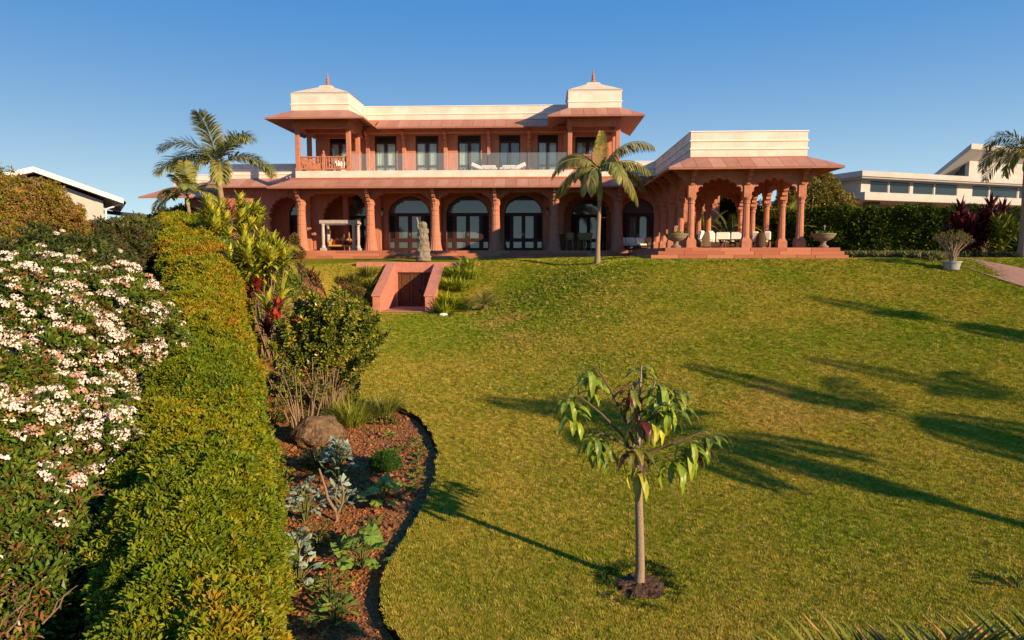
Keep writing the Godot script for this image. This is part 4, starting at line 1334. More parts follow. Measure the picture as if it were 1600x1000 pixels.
func cane_plant(called: String, label: String, base: Vector3, heads: Array, n: int, L: float, W: float, cols: Array, group := "", cat := "shrub", stem := .022) -> Node3D:
	var t := thing(called, label, cat, base, 0, group)
	var all := heads.duplicate()
	if W > .11:
		for h in heads:
			for k in 2: all.append(h + Vector3(rng.randf_range(-.38, .38), rng.randf_range(-.75, -.2), rng.randf_range(-.3, .45)))
	for h in all:
		var p: Vector3 = h - base
		var foot := Vector3(rng.randf_range(-.15, .15), -.05, rng.randf_range(-.15, .15))
		var b := MB.new()
		tube(b, [foot, foot.lerp(p, .4) + Vector3(rng.randf_range(-.08, .08), 0, rng.randf_range(-.08, .08)), foot.lerp(p, .75), p], [stem * 1.25, stem, stem, stem * .8], 7)
		pb("stem", b, M.stem_tan, t)
		leaf_head(t, p, (p - foot.lerp(p, .75)).normalized() + Vector3.UP * .5, n, L, W, cols)
	return t

func grass_clump(called: String, label: String, at: Vector3, n: int, L: float, spread: float, cols: Array, group := "", cat := "grass clump", w := .014) -> Node3D:
	var t := thing(called, label, cat, at, 0, group)
	var b := MB.new()
	for i in n:
		var a := rng.randf() * TAU; var r := sqrt(rng.randf()) * spread * .35
		var lean := rng.randf_range(.15, 1.1)
		b.col = vary(pick(cols), .25)
		blade(b, Vector3(cos(a) * r, -.02, sin(a) * r), Vector3(cos(a) * lean, 1, sin(a) * lean), L * rng.randf_range(.6, 1.1), w, rng.randf_range(.7, 1.8), 4, .15, .35)
	pb("leaf_blades", b, M.leaf, t)
	return t

func big_leaf(lobed: float, length: float, width: float, cup: float) -> ArrayMesh:
	# a broad leaf lying in the xz plane, stalk end at the origin, tip along +x
	var b := MB.new()
	var n := 18
	var rim := []
	for i in n + 1:
		var a := -PI * .94 + PI * 1.88 * i / n
		var r := 1.0 + lobed * cos(a * 5.0) - .12 * absf(sin(a))
		var x := (.5 + cos(a) * .5 * r) * length; var z := sin(a) * width * .5 * r
		var rr := Vector2(cos(a), sin(a)).length()
		rim.append(Vector3(x, cup * (.10 * cos(a * 6.0) - .35 * absf(sin(a)) * .6) * width - .25 * cup * length * maxf(0, cos(a)), z))
	var c := Vector3(length * .38, .05 * length, 0)
	for i in n: b.quado(c, rim[i], rim[i + 1], rim[i + 1], Vector3.UP)
	return b.mesh()

func vegetable(called: String, label: String, cat: String, at: Vector3, n: int, r: float, h: float, leaf: Mesh, cols: Array, m: Material, group := "", upright := .5) -> Node3D:
	var t := thing(called, label, cat, at, 0, group)
	var b := MB.new(); b.col = Color(.14, .16, .05)
	var leaves := []
	for i in n:
		var a := i * 2.39996 + rng.randf_range(-.3, .3); var f := float(i) / n
		var hh := h * (1.0 - f * .75) * rng.randf_range(.85, 1.1); var rr := r * (.12 + .75 * f) * rng.randf_range(.8, 1.15)
		var p := Vector3(cos(a) * rr, hh, sin(a) * rr)
		tube(b, [Vector3(cos(a) * .02, hh * .15 - .05, sin(a) * .02), Vector3(cos(a) * rr * .5, hh * .75, sin(a) * rr * .5), p], [.008, .007, .005], 5)
		leaves.append([p, a])
	pb("stalks", b, M.leaf_matt, t)
	for l in leaves:
		var c := vary(pick(cols), .18)
		var key := "%s_%d_%d_%d" % [m.resource_name, int(c.r * 30), int(c.g * 40), int(c.b * 30)]
		if not T.has(key):
			var mm: StandardMaterial3D = m.duplicate()
			mm.albedo_color = c.linear_to_srgb(); mm.vertex_color_use_as_albedo = false
			T[key] = mm
		var tilt: float = rng.randf_range(-.45, .95) + upright * .2
		var bs := Basis(Vector3.UP, -l[1]) * Basis(Vector3.BACK, tilt) * Basis(Vector3.RIGHT, rng.randf_range(-.3, .3))
		put("leaf", leaf, T[key], t, Transform3D(bs.scaled(Vector3.ONE * rng.randf_range(.7, 1.15)), l[0]))
	return t

func mango() -> void:
	var base := Vector3(1.385, gh(1.385, -9.27), -9.27)
	var t := thing("young_mango_tree", "young mango tree with bare pale trunk and drooping leaf clusters alone on the lawn", "tree", base)
	var b := MB.new()
	var P := func(x: float, y: float, z: float) -> Vector3: return Vector3(x, y, z) - base
	tube(b, [Vector3(-.02, -.06, .02), Vector3(-.01, .05, 0), Vector3(0, .25, 0), P.call(1.37, -4.2, -9.27), P.call(1.345, -3.6, -9.27), P.call(1.33, -3.15, -9.27), P.call(1.31, -2.95, -9.27)], [.09, .074, .063, .058, .053, .048, .042], 14)
	pb("trunk", b, M.bark_pale, t)
	# clusters: [x, y, z, leaves, tone]; tones 0 green, 1 yellow green, 2 wine red
	var fork: Vector3 = P.call(1.32, -3.05, -9.27)
	var cl := [[.62, -1.86, -9.45, 17, 0], [.33, -2.22, -9.1, 15, 0], [.70, -2.72, -9.05, 15, 0], [1.20, -2.08, -9.2, 14, 2], [1.60, -2.03, -9.3, 18, 0], [1.42, -1.88, -9.7, 9, 0], [1.22, -2.86, -9.0, 8, 3], [1.27, -3.22, -9.1, 5, 1], [2.02, -2.80, -9.15, 16, 0], [2.37, -2.78, -9.4, 13, 4], [1.76, -3.03, -9.0, 9, 0], [1.86, -2.14, -9.35, 14, 4], [1.52, -2.38, -9.05, 10, 1], [1.28, -2.47, -8.95, 6, 2], [1.68, -2.26, -8.9, 9, 0]]
	var ls := []
	var variants := [[.25, 0], [.30, 0], [.22, 0]]
	for v in 5:
		var lb := MB.new()
		blade(lb, Vector3.ZERO, Vector3(1, .25, 0), .31 + .025 * v, .080 + .006 * (v % 3), 1.9 + .5 * v, 7, .22, .42, .006)
		ls.append(lb.mesh())
	var tones := [[Color(.15, .22, .012), Color(.21, .28, .014), Color(.09, .14, .012)], [Color(.40, .38, .025), Color(.26, .29, .02)], [Color(.12, .012, .014), Color(.075, .012, .012), Color(.09, .08, .015), Color(.12, .15, .015)], [Color(.05, .018, .012), Color(.16, .16, .02), Color(.07, .09, .014)], [Color(.10, .15, .013), Color(.07, .03, .012), Color(.13, .18, .016)]]
	var mats := {}
	for c in cl:
		var q: Vector3 = P.call(c[0], c[1], c[2])
		b = MB.new()
		var far := absf(c[0] - 1.35)
		var start: Vector3 = fork + Vector3(0, rng.randf_range(-.06, .06) + clampf(.55 - far, 0, .45) * .5, 0)
		if q.y < start.y + .1: start.y = q.y - .08
		var dq := q - start
		tube(b, [start, start + dq * Vector3(.22, .38, .22), start + dq * Vector3(.52, .74, .52), start + dq * Vector3(.82, 1.0, .82) + Vector3(0, .03, 0), q], [.032 if far < .4 else .024, .022, .016, .011, .007], 8)
		pb("branch", b, M.bark_brown if far > .4 else M.bark_pale, t)
		for i in int(c[3] * 1.7):
			var tn: Array = tones[c[4]]
			var k: int = rng.randi() % tn.size()
			var key: int = c[4] * 10 + k
			if not mats.has(key):
				var mm: StandardMaterial3D = M.leaf_gloss.duplicate()
				mm.albedo_color = (tn[k] as Color).linear_to_srgb(); mm.vertex_color_use_as_albedo = false
				mm.roughness = .42; mm.metallic_specular = .4
				mats[key] = mm
			var a: float = i * 2.39996 + rng.randf() * .5
			var bs := Basis(Vector3.UP, a) * Basis(Vector3.BACK, rng.randf_range(-.7, .55))
			put("leaf", ls[rng.randi() % 5], mats[key], t, Transform3D(bs.scaled(Vector3.ONE * rng.randf_range(.7, 1.25)), q.lerp(fork, .006 * i) + Vector3(cos(a), 0, -sin(a)) * .02 - Vector3(0, .009 * i, 0)))
	b = MB.new()
	for i in 1: ball(b, Vector3.ZERO, Vector3(.36, .07, .33), .5, 22, 10, 4, 160.0)
	solo("soil_ring", b.mesh(), M.earth, "patch of dark bare soil around the foot of the young mango tree", "soil", "", Transform3D(Basis(), base + Vector3(0, -.015, 0)))
	var xf := []; var cs := []
	for i in 170:
		var a := rng.randf() * TAU; var r := rng.randf_range(.36, .62)
		if sin(a) > .2 and rng.randf() < .6: continue
		var x := base.x + cos(a) * r; var z := base.z + sin(a) * r
		xf.append(Transform3D(basis_on(Vector3.UP, rng.randf() * TAU, rng.randf_range(.5, .9)), Vector3(x, gh(x, z) + .01, z)))
		cs.append(vary(Color(.05, .09, .014), .3))
	var wd := scatter("lush_grass", sprig(9, .09, .022, .9, .05), M.leaf, self, xf, cs)
	meta(wd, "ring of taller dark green grass around the mango's soil patch", "grass")

func stemmed_shrub(called: String, label: String, base: Vector3, stems: Array, leafmesh: Mesh, cols: Array, dens: int, from: float, size: float, sr := .018) -> Node3D:
	var t := thing(called, label, "shrub", base)
	var xfs := []; var cs := []
	for s in stems:
		var p: Vector3 = s - base
		var foot := Vector3(p.x * .12, -.05, p.z * .12) + Vector3(rng.randf_range(-.12, .12), 0, rng.randf_range(-.1, .1))
		var c := foot.lerp(p, .5) + Vector3(-p.x * .10, p.y * .06, 0) + Vector3(rng.randf_range(-.08, .08), 0, rng.randf_range(-.08, .08))
		var pts := []; var rad := []
		for i in 9:
			var f := i / 8.0
			pts.append(foot.lerp(c, f).lerp(c.lerp(p, f), f)); rad.append(lerpf(sr, sr * .35, f))
		var b := MB.new()
		tube(b, pts, rad, 6)
		pb("stem", b, M.stem_tan, t)
		for k in dens:
			var f := from + (1.0 - from) * pow(rng.randf(), .75)
			var q := foot.lerp(c, f).lerp(c.lerp(p, f), f)
			var a := rng.randf() * TAU
			var o := Vector3(cos(a), rng.randf_range(.0, .9), sin(a))
			var rr := rng.randf_range(.02, .15) * (1.25 - f * .7) * (size / .1)
			xfs.append(Transform3D(basis_on(o + Vector3.UP * .4, rng.randf() * TAU, rng.randf_range(.7, 1.3)), q + o * rr))
			cs.append(vary(pick(cols), .3))
	scatter("foliage", leafmesh, M.leaf_gloss, t, xfs, cs)
	return t

func flower(t: Node3D, at: Vector3, col: Color, r: float) -> void:
	var b := MB.new(); b.col = col
	for i in 5:
		var a := TAU * i / 5
		blade(b, at, Vector3(cos(a), .55, sin(a) + .6), r, r * .8, .5, 3, .1, .6)
	b.col = Color(.5, .35, .05)
	tube(b, [at, at + Vector3(0, .03, r * .9)], [.008, .006], 5)
	pb("flower", b, M.petal, t)

func gardens() -> void:
	var small := sprig(15, .055, .027, 1.0, .06)
	var oval := sprig(11, .085, .040, 1.0, .07)
	# --- the long clipped hedge
	var hc := [Color(.30, .135, .014), Color(.28, .19, .012), Color(.25, .22, .010), Color(.21, .22, .010), Color(.16, .20, .009), Color(.11, .16, .009)]
	hedge("long_hedge", "long clipped golden green hedge running uphill beside the garden bed", [[-1.75, -2.6, .74, -3.75], [-2.85, -5.0, .80, -3.42], [-4.34, -8.0, .98, -2.98], [-5.8, -11.0, 1.12, -2.45], [-7.3, -14.0, 1.15, -1.95], [-10.1, -20.0, 1.2, -.95], [-12.8, -25.0, 1.35, -.05], [-16.2, -30.5, 1.5, .95], [-19.2, -35.5, 1.5, 1.65], [-21.2, -39.0, 1.2, 1.9]], small, 500, 230, 1.1, hc, Color(.020, .024, .006), M.leaf)
	# --- white flowered shrub in the left foreground
	var lobes := [[Vector3(-9.3, -2.85, -12.0), Vector3(2.6, 2.35, 2.7)], [Vector3(-9.2, -3.0, -8.6), Vector3(2.5, 2.0, 2.3)], [Vector3(-7.3, -3.7, -9.6), Vector3(1.55, 1.5, 1.7)], [Vector3(-6.7, -4.0, -7.6), Vector3(1.35, 1.2, 1.4)], [Vector3(-5.9, -4.6, -5.9), Vector3(1.2, 1.0, 1.2)], [Vector3(-5.75, -4.35, -7.3), Vector3(1.15, 1.05, 1.2)]]
	var wf := bush("white_flowering_shrub", "big spreading shrub thick with pale pink-white flower heads, in the left foreground", "shrub", lobes, 300, oval, 1.0, [Color(.06, .105, .012), Color(.085, .14, .013), Color(.045, .075, .012), Color(.15, .17, .018), Color(.07, .12, .012), Color(.10, .15, .014), Color(.055, .09, .012), Color(.17, .085, .025)], Color(.018, .026, .008), "", M.leaf_gloss, -.55, .3)
	var fh := []
	for v in 3:
		var b := MB.new()
		for i in 30:
			var d := Vector3(rng.randfn(), absf(rng.randfn()) * .8, rng.randfn()).normalized()
			var p := d * Vector3(.085, .055, .085)
			var s := d.cross(Vector3(rng.randf(), 1, rng.randf())).normalized() * .017; var u := d.cross(s)
			var k := rng.randf_range(.75, 1.0)
			b.col = Color(.86 * k, .74 * k, .66 * k) if rng.randf() < .90 else Color(.50, .22, .12)
			var lift := d * .008
			b.quad(p - s + lift, p + u + lift, p + s + lift, p - u + lift)
			b.quad(p - s * .7 + u * .7 + lift * 1.5, p + s * .7 + u * .7, p + s * .7 - u * .7 + lift * 1.5, p - s * .7 - u * .7)
		fh.append(b.mesh())
	var spots := []
	for i in lobes.size():
		var c: Vector3 = lobes[i][0]; var r: Vector3 = lobes[i][1]
		for k in [3300, 2400, 1250, 420, 160, 130][i]:
			var d := Vector3(rng.randfn(), rng.randfn(), rng.randfn()).normalized()
			if d.y < -.1: continue
			var p := c + d * r * rng.randf_range(.97, 1.06) * (1.0 + .24 * noise.get_noise_3d(d.x * 90 + i * 50, d.y * 90, d.z * 90) + .13 * noise.get_noise_3d(d.x * 420, d.y * 420 + i * 9, d.z * 420))
			var patch := noise.get_noise_3d(p.x * 22, p.y * 22, p.z * 22)
			if patch < -.24 + (.28 if p.y < -2.6 else 0.0) + (.25 if p.y < -3.3 else 0.0): continue
			var hid := false
			for j in lobes.size():
				if j != i and ((p - lobes[j][0]) / lobes[j][1]).length() < .95: hid = true
			if hid: continue
			spots.append([p, d, (p - Vector3(0, -.28, 0)).length()])
			if rng.randf() < .5: spots.append([p + Vector3(rng.randfn(), rng.randfn() * .3, rng.randfn()) * .10, d, 9.0])
	spots.sort_custom(func(a, b): return a[2] < b[2])
	var rest := []; var rc := []
	for i in spots.size():
		var xf := Transform3D(basis_on((spots[i][1] + Vector3.UP * .8 + Vector3(rng.randfn(), 0, rng.randfn()) * .2).normalized(), rng.randf() * TAU, rng.randf_range(.55, 1.15)), spots[i][0] - wf.position)
		if i < 280: put("flower_head", fh[i % 3], M.petal, wf, xf)
		else:
			rest.append(xf); rc.append(Color.WHITE if rng.randf() < .85 else Color(.62, .42, .30))
	scatter("flower_heads", fh[1], M.petal, wf, rest, rc)
	var b := MB.new()
	for i in 9:
		var p := Vector3(-4.9, -3.8, -5.9) + Vector3(rng.randfn() * .22, rng.randfn() * .16, rng.randfn() * .25) - wf.position
		tube(b, [p, p + Vector3(.09, .10, -.03), p + Vector3(.15, .22, -.02), p + Vector3(.26, .30, -.06)], [.010, .008, .006, .003], 5)
	pb("dry_twigs", b, M.stem_tan, wf)
	b = MB.new()
	for i in 150:
		b.col = vary(Color(.24, .10, .045), .3)
		blade(b, Vector3(-5.0, -3.72, -5.7) + Vector3(rng.randfn() * .22, rng.randfn() * .14, rng.randfn() * .22) - wf.position, Vector3(rng.randfn(), -.2, rng.randfn()), .09, .03, .8, 3)
	pb("dead_leaves", b, M.leaf_matt, wf)
	# --- bushes behind it
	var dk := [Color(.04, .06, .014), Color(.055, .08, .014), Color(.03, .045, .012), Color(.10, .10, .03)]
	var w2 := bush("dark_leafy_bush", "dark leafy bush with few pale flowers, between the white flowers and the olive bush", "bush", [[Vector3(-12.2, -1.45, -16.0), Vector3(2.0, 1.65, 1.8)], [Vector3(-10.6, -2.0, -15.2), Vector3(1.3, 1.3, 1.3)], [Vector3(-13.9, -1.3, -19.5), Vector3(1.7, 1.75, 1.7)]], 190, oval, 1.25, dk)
	rest = []; rc = []
	for i in 110:
		var d := Vector3(rng.randfn(), absf(rng.randfn()), rng.randfn()).normalized()
		var p := Vector3(-13.9, -1.3, -19.5) + d * Vector3(1.75, 1.8, 1.75) if i % 2 else Vector3(-12.2, -1.35, -16.0) + d * Vector3(2.05, 1.7, 1.85)
		rest.append(Transform3D(basis_on(d, 0, rng.randf_range(.5, .9)), p - w2.position)); rc.append(Color.WHITE)
	scatter("flower_heads", fh[0], M.petal, w2, rest, rc)
	var ol := [Color(.24, .17, .025), Color(.27, .16, .04), Color(.20, .16, .02), Color(.15, .16, .018), Color(.22, .12, .045)]
	var tb := bush("olive_flowering_bush", "tall olive brown bush dotted with small purple flowers at the left edge", "bush", [[Vector3(-14.3, -.35, -17.2), Vector3(2.3, 2.05, 2.0)], [Vector3(-13.2, -.9, -16.0), Vector3(1.7, 1.5, 1.6)], [Vector3(-14.4, .45, -18.2), Vector3(1.6, 1.1, 1.5)]], 330, small, 1.35, ol, Color(.04, .03, .012))
	rest = []; rc = []
	for i in 260:
		var d := Vector3(rng.randfn(), absf(rng.randfn()) * .8, rng.randfn()).normalized()
		var c: Array = [[Vector3(-14.3, -.35, -17.2), Vector3(2.35, 2.1, 2.05)], [Vector3(-13.2, -.9, -16.0), Vector3(1.75, 1.55, 1.65)], [Vector3(-14.4, .45, -18.2), Vector3(1.65, 1.15, 1.55)]][i % 3]
		rest.append(Transform3D(basis_on(d, rng.randf() * 6, rng.randf_range(.5, .9)), c[0] + d * c[1] - tb.position)); rc.append(vary(Color(.16, .03, .13), .3))
	var pet := MB.new()
	for i in 5:
		var a := TAU * i / 5
		blade(pet, Vector3.ZERO, Vector3(cos(a), .5, sin(a)), .06, .045, .5, 2, .1, .6)
	scatter("flowers", pet.mesh(), M.petal, tb, rest, rc)
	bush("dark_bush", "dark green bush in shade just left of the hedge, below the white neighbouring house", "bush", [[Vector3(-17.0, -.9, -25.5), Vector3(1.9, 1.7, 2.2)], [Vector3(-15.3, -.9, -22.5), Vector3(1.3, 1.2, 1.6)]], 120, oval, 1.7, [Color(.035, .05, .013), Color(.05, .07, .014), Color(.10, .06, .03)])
	bush("pale_green_bush", "paler green bush in front of the neighbour's low grey roof", "bush", [[Vector3(-18.0, -.1, -29.5), Vector3(1.5, 1.35, 1.5)], [Vector3(-20.2, -.3, -30.5), Vector3(1.6, 1.2, 1.6)]], 120, oval, 1.8, [Color(.09, .11, .03), Color(.12, .13, .03), Color(.07, .08, .02)])
	bush("far_shrub", "dark round shrub behind the far end of the long hedge", "bush", [[Vector3(-21.5, 1.1, -40.0), Vector3(1.9, 1.3, 1.4)]], 110, oval, 1.8, [Color(.05, .07, .016), Color(.08, .09, .02)])
	# --- garden between hedge and house
	var gg := [Color(.13, .18, .018), Color(.09, .13, .014), Color(.17, .20, .02)]
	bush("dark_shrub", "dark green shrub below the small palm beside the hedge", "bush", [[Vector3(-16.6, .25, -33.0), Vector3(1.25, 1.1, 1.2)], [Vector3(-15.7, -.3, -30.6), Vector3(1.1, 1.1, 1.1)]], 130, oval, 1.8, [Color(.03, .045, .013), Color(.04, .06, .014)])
	bush("mid_green_shrub", "bright green shrub under the tall yellow-green cordylines", "bush", [[Vector3(-13.5, -.9, -27.8), Vector3(1.3, 1.15, 1.2)], [Vector3(-11.9, -1.5, -25.2), Vector3(1.1, 1.1, 1.1)]], 150, oval, 1.6, gg)
	bush("leafy_shrub", "leafy green shrub between the hedge and the big cordyline clump", "bush", [[Vector3(-10.9, -2.2, -23.4), Vector3(.85, .95, .9)]], 170, oval, 1.5, gg)
	bush("green_shrub", "low green shrub at the foot of the fan palm by the house corner", "bush", [[Vector3(-13.4, -.95, -32.0), Vector3(.9, .8, .9)], [Vector3(-11.8, -1.6, -29.5), Vector3(1.0, .7, .9)]], 140, oval, 1.7, gg)
	var yl := [Color(.40, .38, .03), Color(.32, .33, .028), Color(.22, .26, .022), Color(.14, .19, .018), Color(.50, .45, .06)]
	cane_plant("yellow_green_cordyline", "tall yellow-green cordyline clump in front of the left wing, beside the tall palm's trunk", Vector3(-13.95, gh(-13.95, -29), -29), [Vector3(-14.34, 1.75, -29), Vector3(-13.8, 1.15, -28.6), Vector3(-14.1, 1.35, -28.9), Vector3(-14.6, 1.2, -29.3), Vector3(-13.9, 1.7, -29.3)], 44, .62, .13, yl, "yellow-green cordylines")
	cane_plant("yellow_green_cordyline", "yellow-green cordyline heads behind the taller clump, right of the tall palm's trunk", Vector3(-13.7, gh(-13.7, -31), -31), [Vector3(-13.83, 2.1, -31), Vector3(-13.5, 1.65, -31), Vector3(-13.2, 1.75, -31.2), Vector3(-13.6, 1.3, -30.5)], 42, .62, .13, yl, "yellow-green cordylines")
	cane_plant("yellow_green_cordyline", "largest yellow-green cordyline clump on bare canes, halfway along the hedge", Vector3(-9.5, gh(-9.5, -23), -23), [Vector3(-10.15, .0, -23), Vector3(-9.65, .2, -23.2), Vector3(-9.2, .05, -23), Vector3(-8.9, -.2, -22.8), Vector3(-9.8, -.4, -22.4), Vector3(-10.35, -.3, -23), Vector3(-9.3, -.35, -22.5), Vector3(-9.0, -.65, -23.3)], 42, .60, .12, yl, "yellow-green cordylines")
	cane_plant("young_cordyline", "small bright yellow cordyline on one cane above the red-leaved plant", Vector3(-7.76, gh(-7.76, -20), -20), [Vector3(-7.76, -1.45, -20)], 22, .75, .13, [Color(.52, .46, .04), Color(.42, .40, .035), Color(.30, .32, .03)])
	var rd := [Color(.30, .03, .02), Color(.20, .02, .022), Color(.38, .06, .025), Color(.12, .02, .02)]
	cane_plant("red_cordyline", "crimson leaved cordyline in front of the yellow young one", Vector3(-7.5, gh(-7.5, -19), -19), [Vector3(-7.6, -2.1, -19), Vector3(-7.75, -2.4, -18.8), Vector3(-7.4, -2.6, -18.9), Vector3(-7.6, -1.8, -19.2)], 26, .5, .10, rd, "red-leaved cordylines")
	cane_plant("red_cordyline", "low red cordylines under the largest yellow-green clump", Vector3(-10.2, gh(-10.2, -23.2), -23.2), [Vector3(-10.3, -1.3, -22.9), Vector3(-10.0, -1.5, -22.6), Vector3(-9.5, -1.4, -22.3), Vector3(-10.6, -1.1, -23.2)], 22, .55, .11, rd, "red-leaved cordylines")
	cane_plant("red_cordyline", "thin dark red cordyline standing out against the lawn right of the yellow clump", Vector3(-8.5, gh(-8.5, -24.5), -24.5), [Vector3(-8.9, -.75, -24.8), Vector3(-8.35, -1.15, -24.3), Vector3(-8.1, -1.3, -24.2)], 18, .55, .07, [Color(.07, .014, .016), Color(.14, .03, .02), Color(.10, .05, .02)], "red-leaved cordylines")
	cane_plant("red_cordyline", "small red cordyline beside the tall palm's trunk", Vector3(-14.0, gh(-14, -30), -30), [Vector3(-14.0, 1.85, -30.0), Vector3(-13.75, 1.5, -30)], 20, .5, .09, [Color(.18, .05, .03), Color(.12, .03, .03)], "red-leaved cordylines")
	bush("flowering_shrub", "small shrub with reddish shoots at the foot of the veranda's leftmost column", "bush", [[Vector3(-15.3, -.1, -41.2), Vector3(.4, .6, .4)], [Vector3(-14.8, -.25, -41.1), Vector3(.3, .4, .35)], [Vector3(-15.1, .45, -41.2), Vector3(.22, .45, .22)]], 260, oval, 1.2, [Color(.07, .09, .02), Color(.20, .07, .04), Color(.16, .15, .03)])
	# palms at the left wing
	palm("tall_palm", "tall palm with pale upright fronds and a yellowish trunk before the left wing", Vector3(-17.75, gh(-17.75, -38), -38), Vector3(-18.12, 3.6, -38), .20, .155, 1.15,
		[[178, 24, .85, 3.7], [196, 38, 1.15, 3.5], [150, 50, 1.1, 3.3], [100, 72, .7, 3.0], [28, 52, .9, 3.4], [5, 26, 1.0, 3.6], [-25, 34, 1.2, 3.2], [235, 48, 1.1, 3.1], [285, 60, .9, 3.2], [120, 22, 1.5, 2.4], [60, 20, 1.5, 2.4]], 1.0, 130, .055, .14, Color(.24, .25, .08), .7)
	palm("small_palm", "small pale palm with short trunk left of the tall palm", Vector3(-18.65, gh(-18.65, -36), -36), Vector3(-18.9, 2.35, -36), .11, .085, .5,
		[[180, 12, 1.0, 2.1], [160, 40, 1.3, 1.6], [100, 66, .9, 1.5], [60, 50, 1.2, 1.8], [15, 30, 1.3, 2.0], [0, 48, 1.1, 2.0], [210, 45, 1.4, 1.8], [300, 40, 1.2, 1.9], [130, 30, 1.8, 1.7], [82, 80, .1, 1.75]], .72, 64, .048, .15, Color(.23, .25, .06), .1)
	palm("golden_cane_palm", "arching golden-green palm fronds beside the veranda's left corner", Vector3(-14.0, gh(-14, -33), -33), Vector3(-14.0, gh(-14, -33) + .3, -33), 0, .05, 0,
		[[10, 62, 1.3, 2.9], [0, 55, 1.9, 2.6], [40, 70, 1.1, 2.8], [170, 66, 1.3, 2.7], [90, 70, 1.3, 2.6], [-30, 62, 1.4, 2.7], [25, 48, 1.7, 2.3], [140, 55, 1.6, 2.3], [60, 52, 1.6, 2.0]], .62, 54, .045, .15, Color(.27, .27, .03), .1)
	# --- hibiscus, bare shrub, rock and clumps
	var hs := []
	for i in 42:
		var f := -1.0 + 2.0 * (i + rng.randf()) / 42.0
		hs.append(Vector3(-5.62 + f * 1.5, -1.0 - 1.1 * absf(f) * absf(f) - rng.randf_range(0, .9), -17.6 + rng.randf_range(-.8, .8)))
	var hib := stemmed_shrub("hibiscus_bush", "tall upright hibiscus bush with tan stems and red blooms at the bed's far end", Vector3(-5.73, gh(-5.73, -17.6) - .1, -17.6), hs, sprig(7, .105, .062, 1.0, .05), [Color(.075, .11, .012), Color(.10, .14, .013), Color(.14, .17, .016), Color(.28, .26, .025)], 46, .36, .1)
	for f in [[Vector3(-6.1, -1.95, -16.7), Color(.62, .03, .05), .13], [Vector3(-5.05, -1.1, -17.0), Color(.62, .03, .08), .12], [Vector3(-5.9, -3.2, -16.6), Color(.45, .03, .08), .09]]: flower(hib, f[0] - hib.position, f[1], f[2])
	for i in 7: flower(hib, hs[i] + Vector3(.1, -.4 - .2 * (i % 3), .4) - hib.position, Color(.55, .36, .03), .06)
	hs = []
	for i in 20:
		var f := rng.randf_range(-1, 1)
		hs.append(Vector3(-5.55 + f * .72, -2.45 - .4 * absf(f) - rng.randf_range(0, .75), -15.2 + rng.randf_range(-.4, .4)))
	var bare := stemmed_shrub("sparse_shrub", "thin shrub of bare pinkish stems with few light leaves above the boulder", Vector3(-5.52, gh(-5.52, -15.2) - .12, -15.2), hs, sprig(6, .10, .030, 1.2, .03), [Color(.12, .14, .025), Color(.20, .20, .03), Color(.08, .10, .02)], 7, .55, .08, .024)
	hs = []
	b = MB.new(); ball(b, Vector3.ZERO, Vector3(.55, .40, .45), .28, 26, 18, 12, 45.0)
	solo("boulder", b.mesh(), M.rock, "rounded brown boulder under the hibiscus in the garden bed", "boulder", "", Transform3D(Basis(Vector3.UP, .4), Vector3(-5.2, gh(-5.2, -15.3) + .08, -15.3)))
	for i in 9:
		var z := -13.0 - i * .8; var x := -.47 * -z + .28
		solo("edging_stone", rough_ball(.24, .5, 10, 7, 20 + i), M.rock, "brown edging stone at the hedge's foot, number %s counted from the boulder" % ["one", "two", "three", "four", "five", "six", "seven", "eight", "nine"][i], "stone", "stones along the hedge's foot", Transform3D(Basis(Vector3.UP, i * 1.3).scaled(Vector3(1.2, .7, 1)), Vector3(x, gh(x, z) - .12, z)))
	var gc := [Color(.17, .20, .018), Color(.13, .17, .015), Color(.24, .25, .03)]
	grass_clump("strap_grass_clump", "large fountain of strap-leaved green grass right of the boulder", Vector3(-4.72, gh(-4.72, -16.5) - .12, -16.5), 420, .95, .9, gc, "strap grass clumps")
	grass_clump("strap_grass_clump", "lighter strap grass clump at the lawn's corner beside the hibiscus", Vector3(-4.1, gh(-4.1, -17.2) - .1, -17.2), 320, .8, .8, [Color(.16, .18, .03), Color(.11, .14, .02)], "strap grass clumps")
	grass_clump("strap_grass_clump", "darker strap grass clump in front of the boulder", Vector3(-4.62, gh(-4.62, -13.7) - .14, -13.7), 240, .62, .7, [Color(.05, .07, .014), Color(.08, .10, .018)], "strap grass clumps")
	# --- vegetables in the bed
	var cab := big_leaf(.10, .17, .15, .5); var sq := big_leaf(.13, .24, .25, .35); var pl := big_leaf(.03, .17, .085, .6)
	var gy := [Color(.20, .26, .19), Color(.26, .32, .24), Color(.15, .21, .15)]
	var so := func(x: float, z: float) -> Vector3: return Vector3(x, gh(x, z) - .13, z)
	vegetable("grey_cabbage_plant", "grey-blue leafy cabbage plant nearest the hedge in the middle of the bed", "vegetable", so.call(-4.1, -11.3), 34, .38, .72, cab, gy, M.leaf_matt, "grey-leaved cabbage plants", .8)
	vegetable("grey_cabbage_plant", "grey-leaved cabbage plant below the boulder, highest up the bed", "vegetable", so.call(-4.05, -13.1), 32, .36, .78, cab, gy, M.leaf_matt, "grey-leaved cabbage plants", .8)
	vegetable("grey_cabbage_plant", "small grey cabbage plant just behind the forked dry branch", "vegetable", so.call(-3.6, -11.7), 24, .30, .58, cab, gy, M.leaf_matt, "grey-leaved cabbage plants", .8)
	vegetable("grey_cabbage_plant", "tall grey cabbage plant against the hedge near the bottom of the bed", "vegetable", so.call(-3.5, -9.25), 34, .34, .85, cab, gy, M.leaf_matt, "grey-leaved cabbage plants", .8)
	vegetable("grey_cabbage_plant", "palest grey cabbage rosette beside the dark strap grass", "vegetable", so.call(-4.35, -14.1), 22, .28, .44, cab, gy, M.leaf_matt, "grey-leaved cabbage plants", .8)
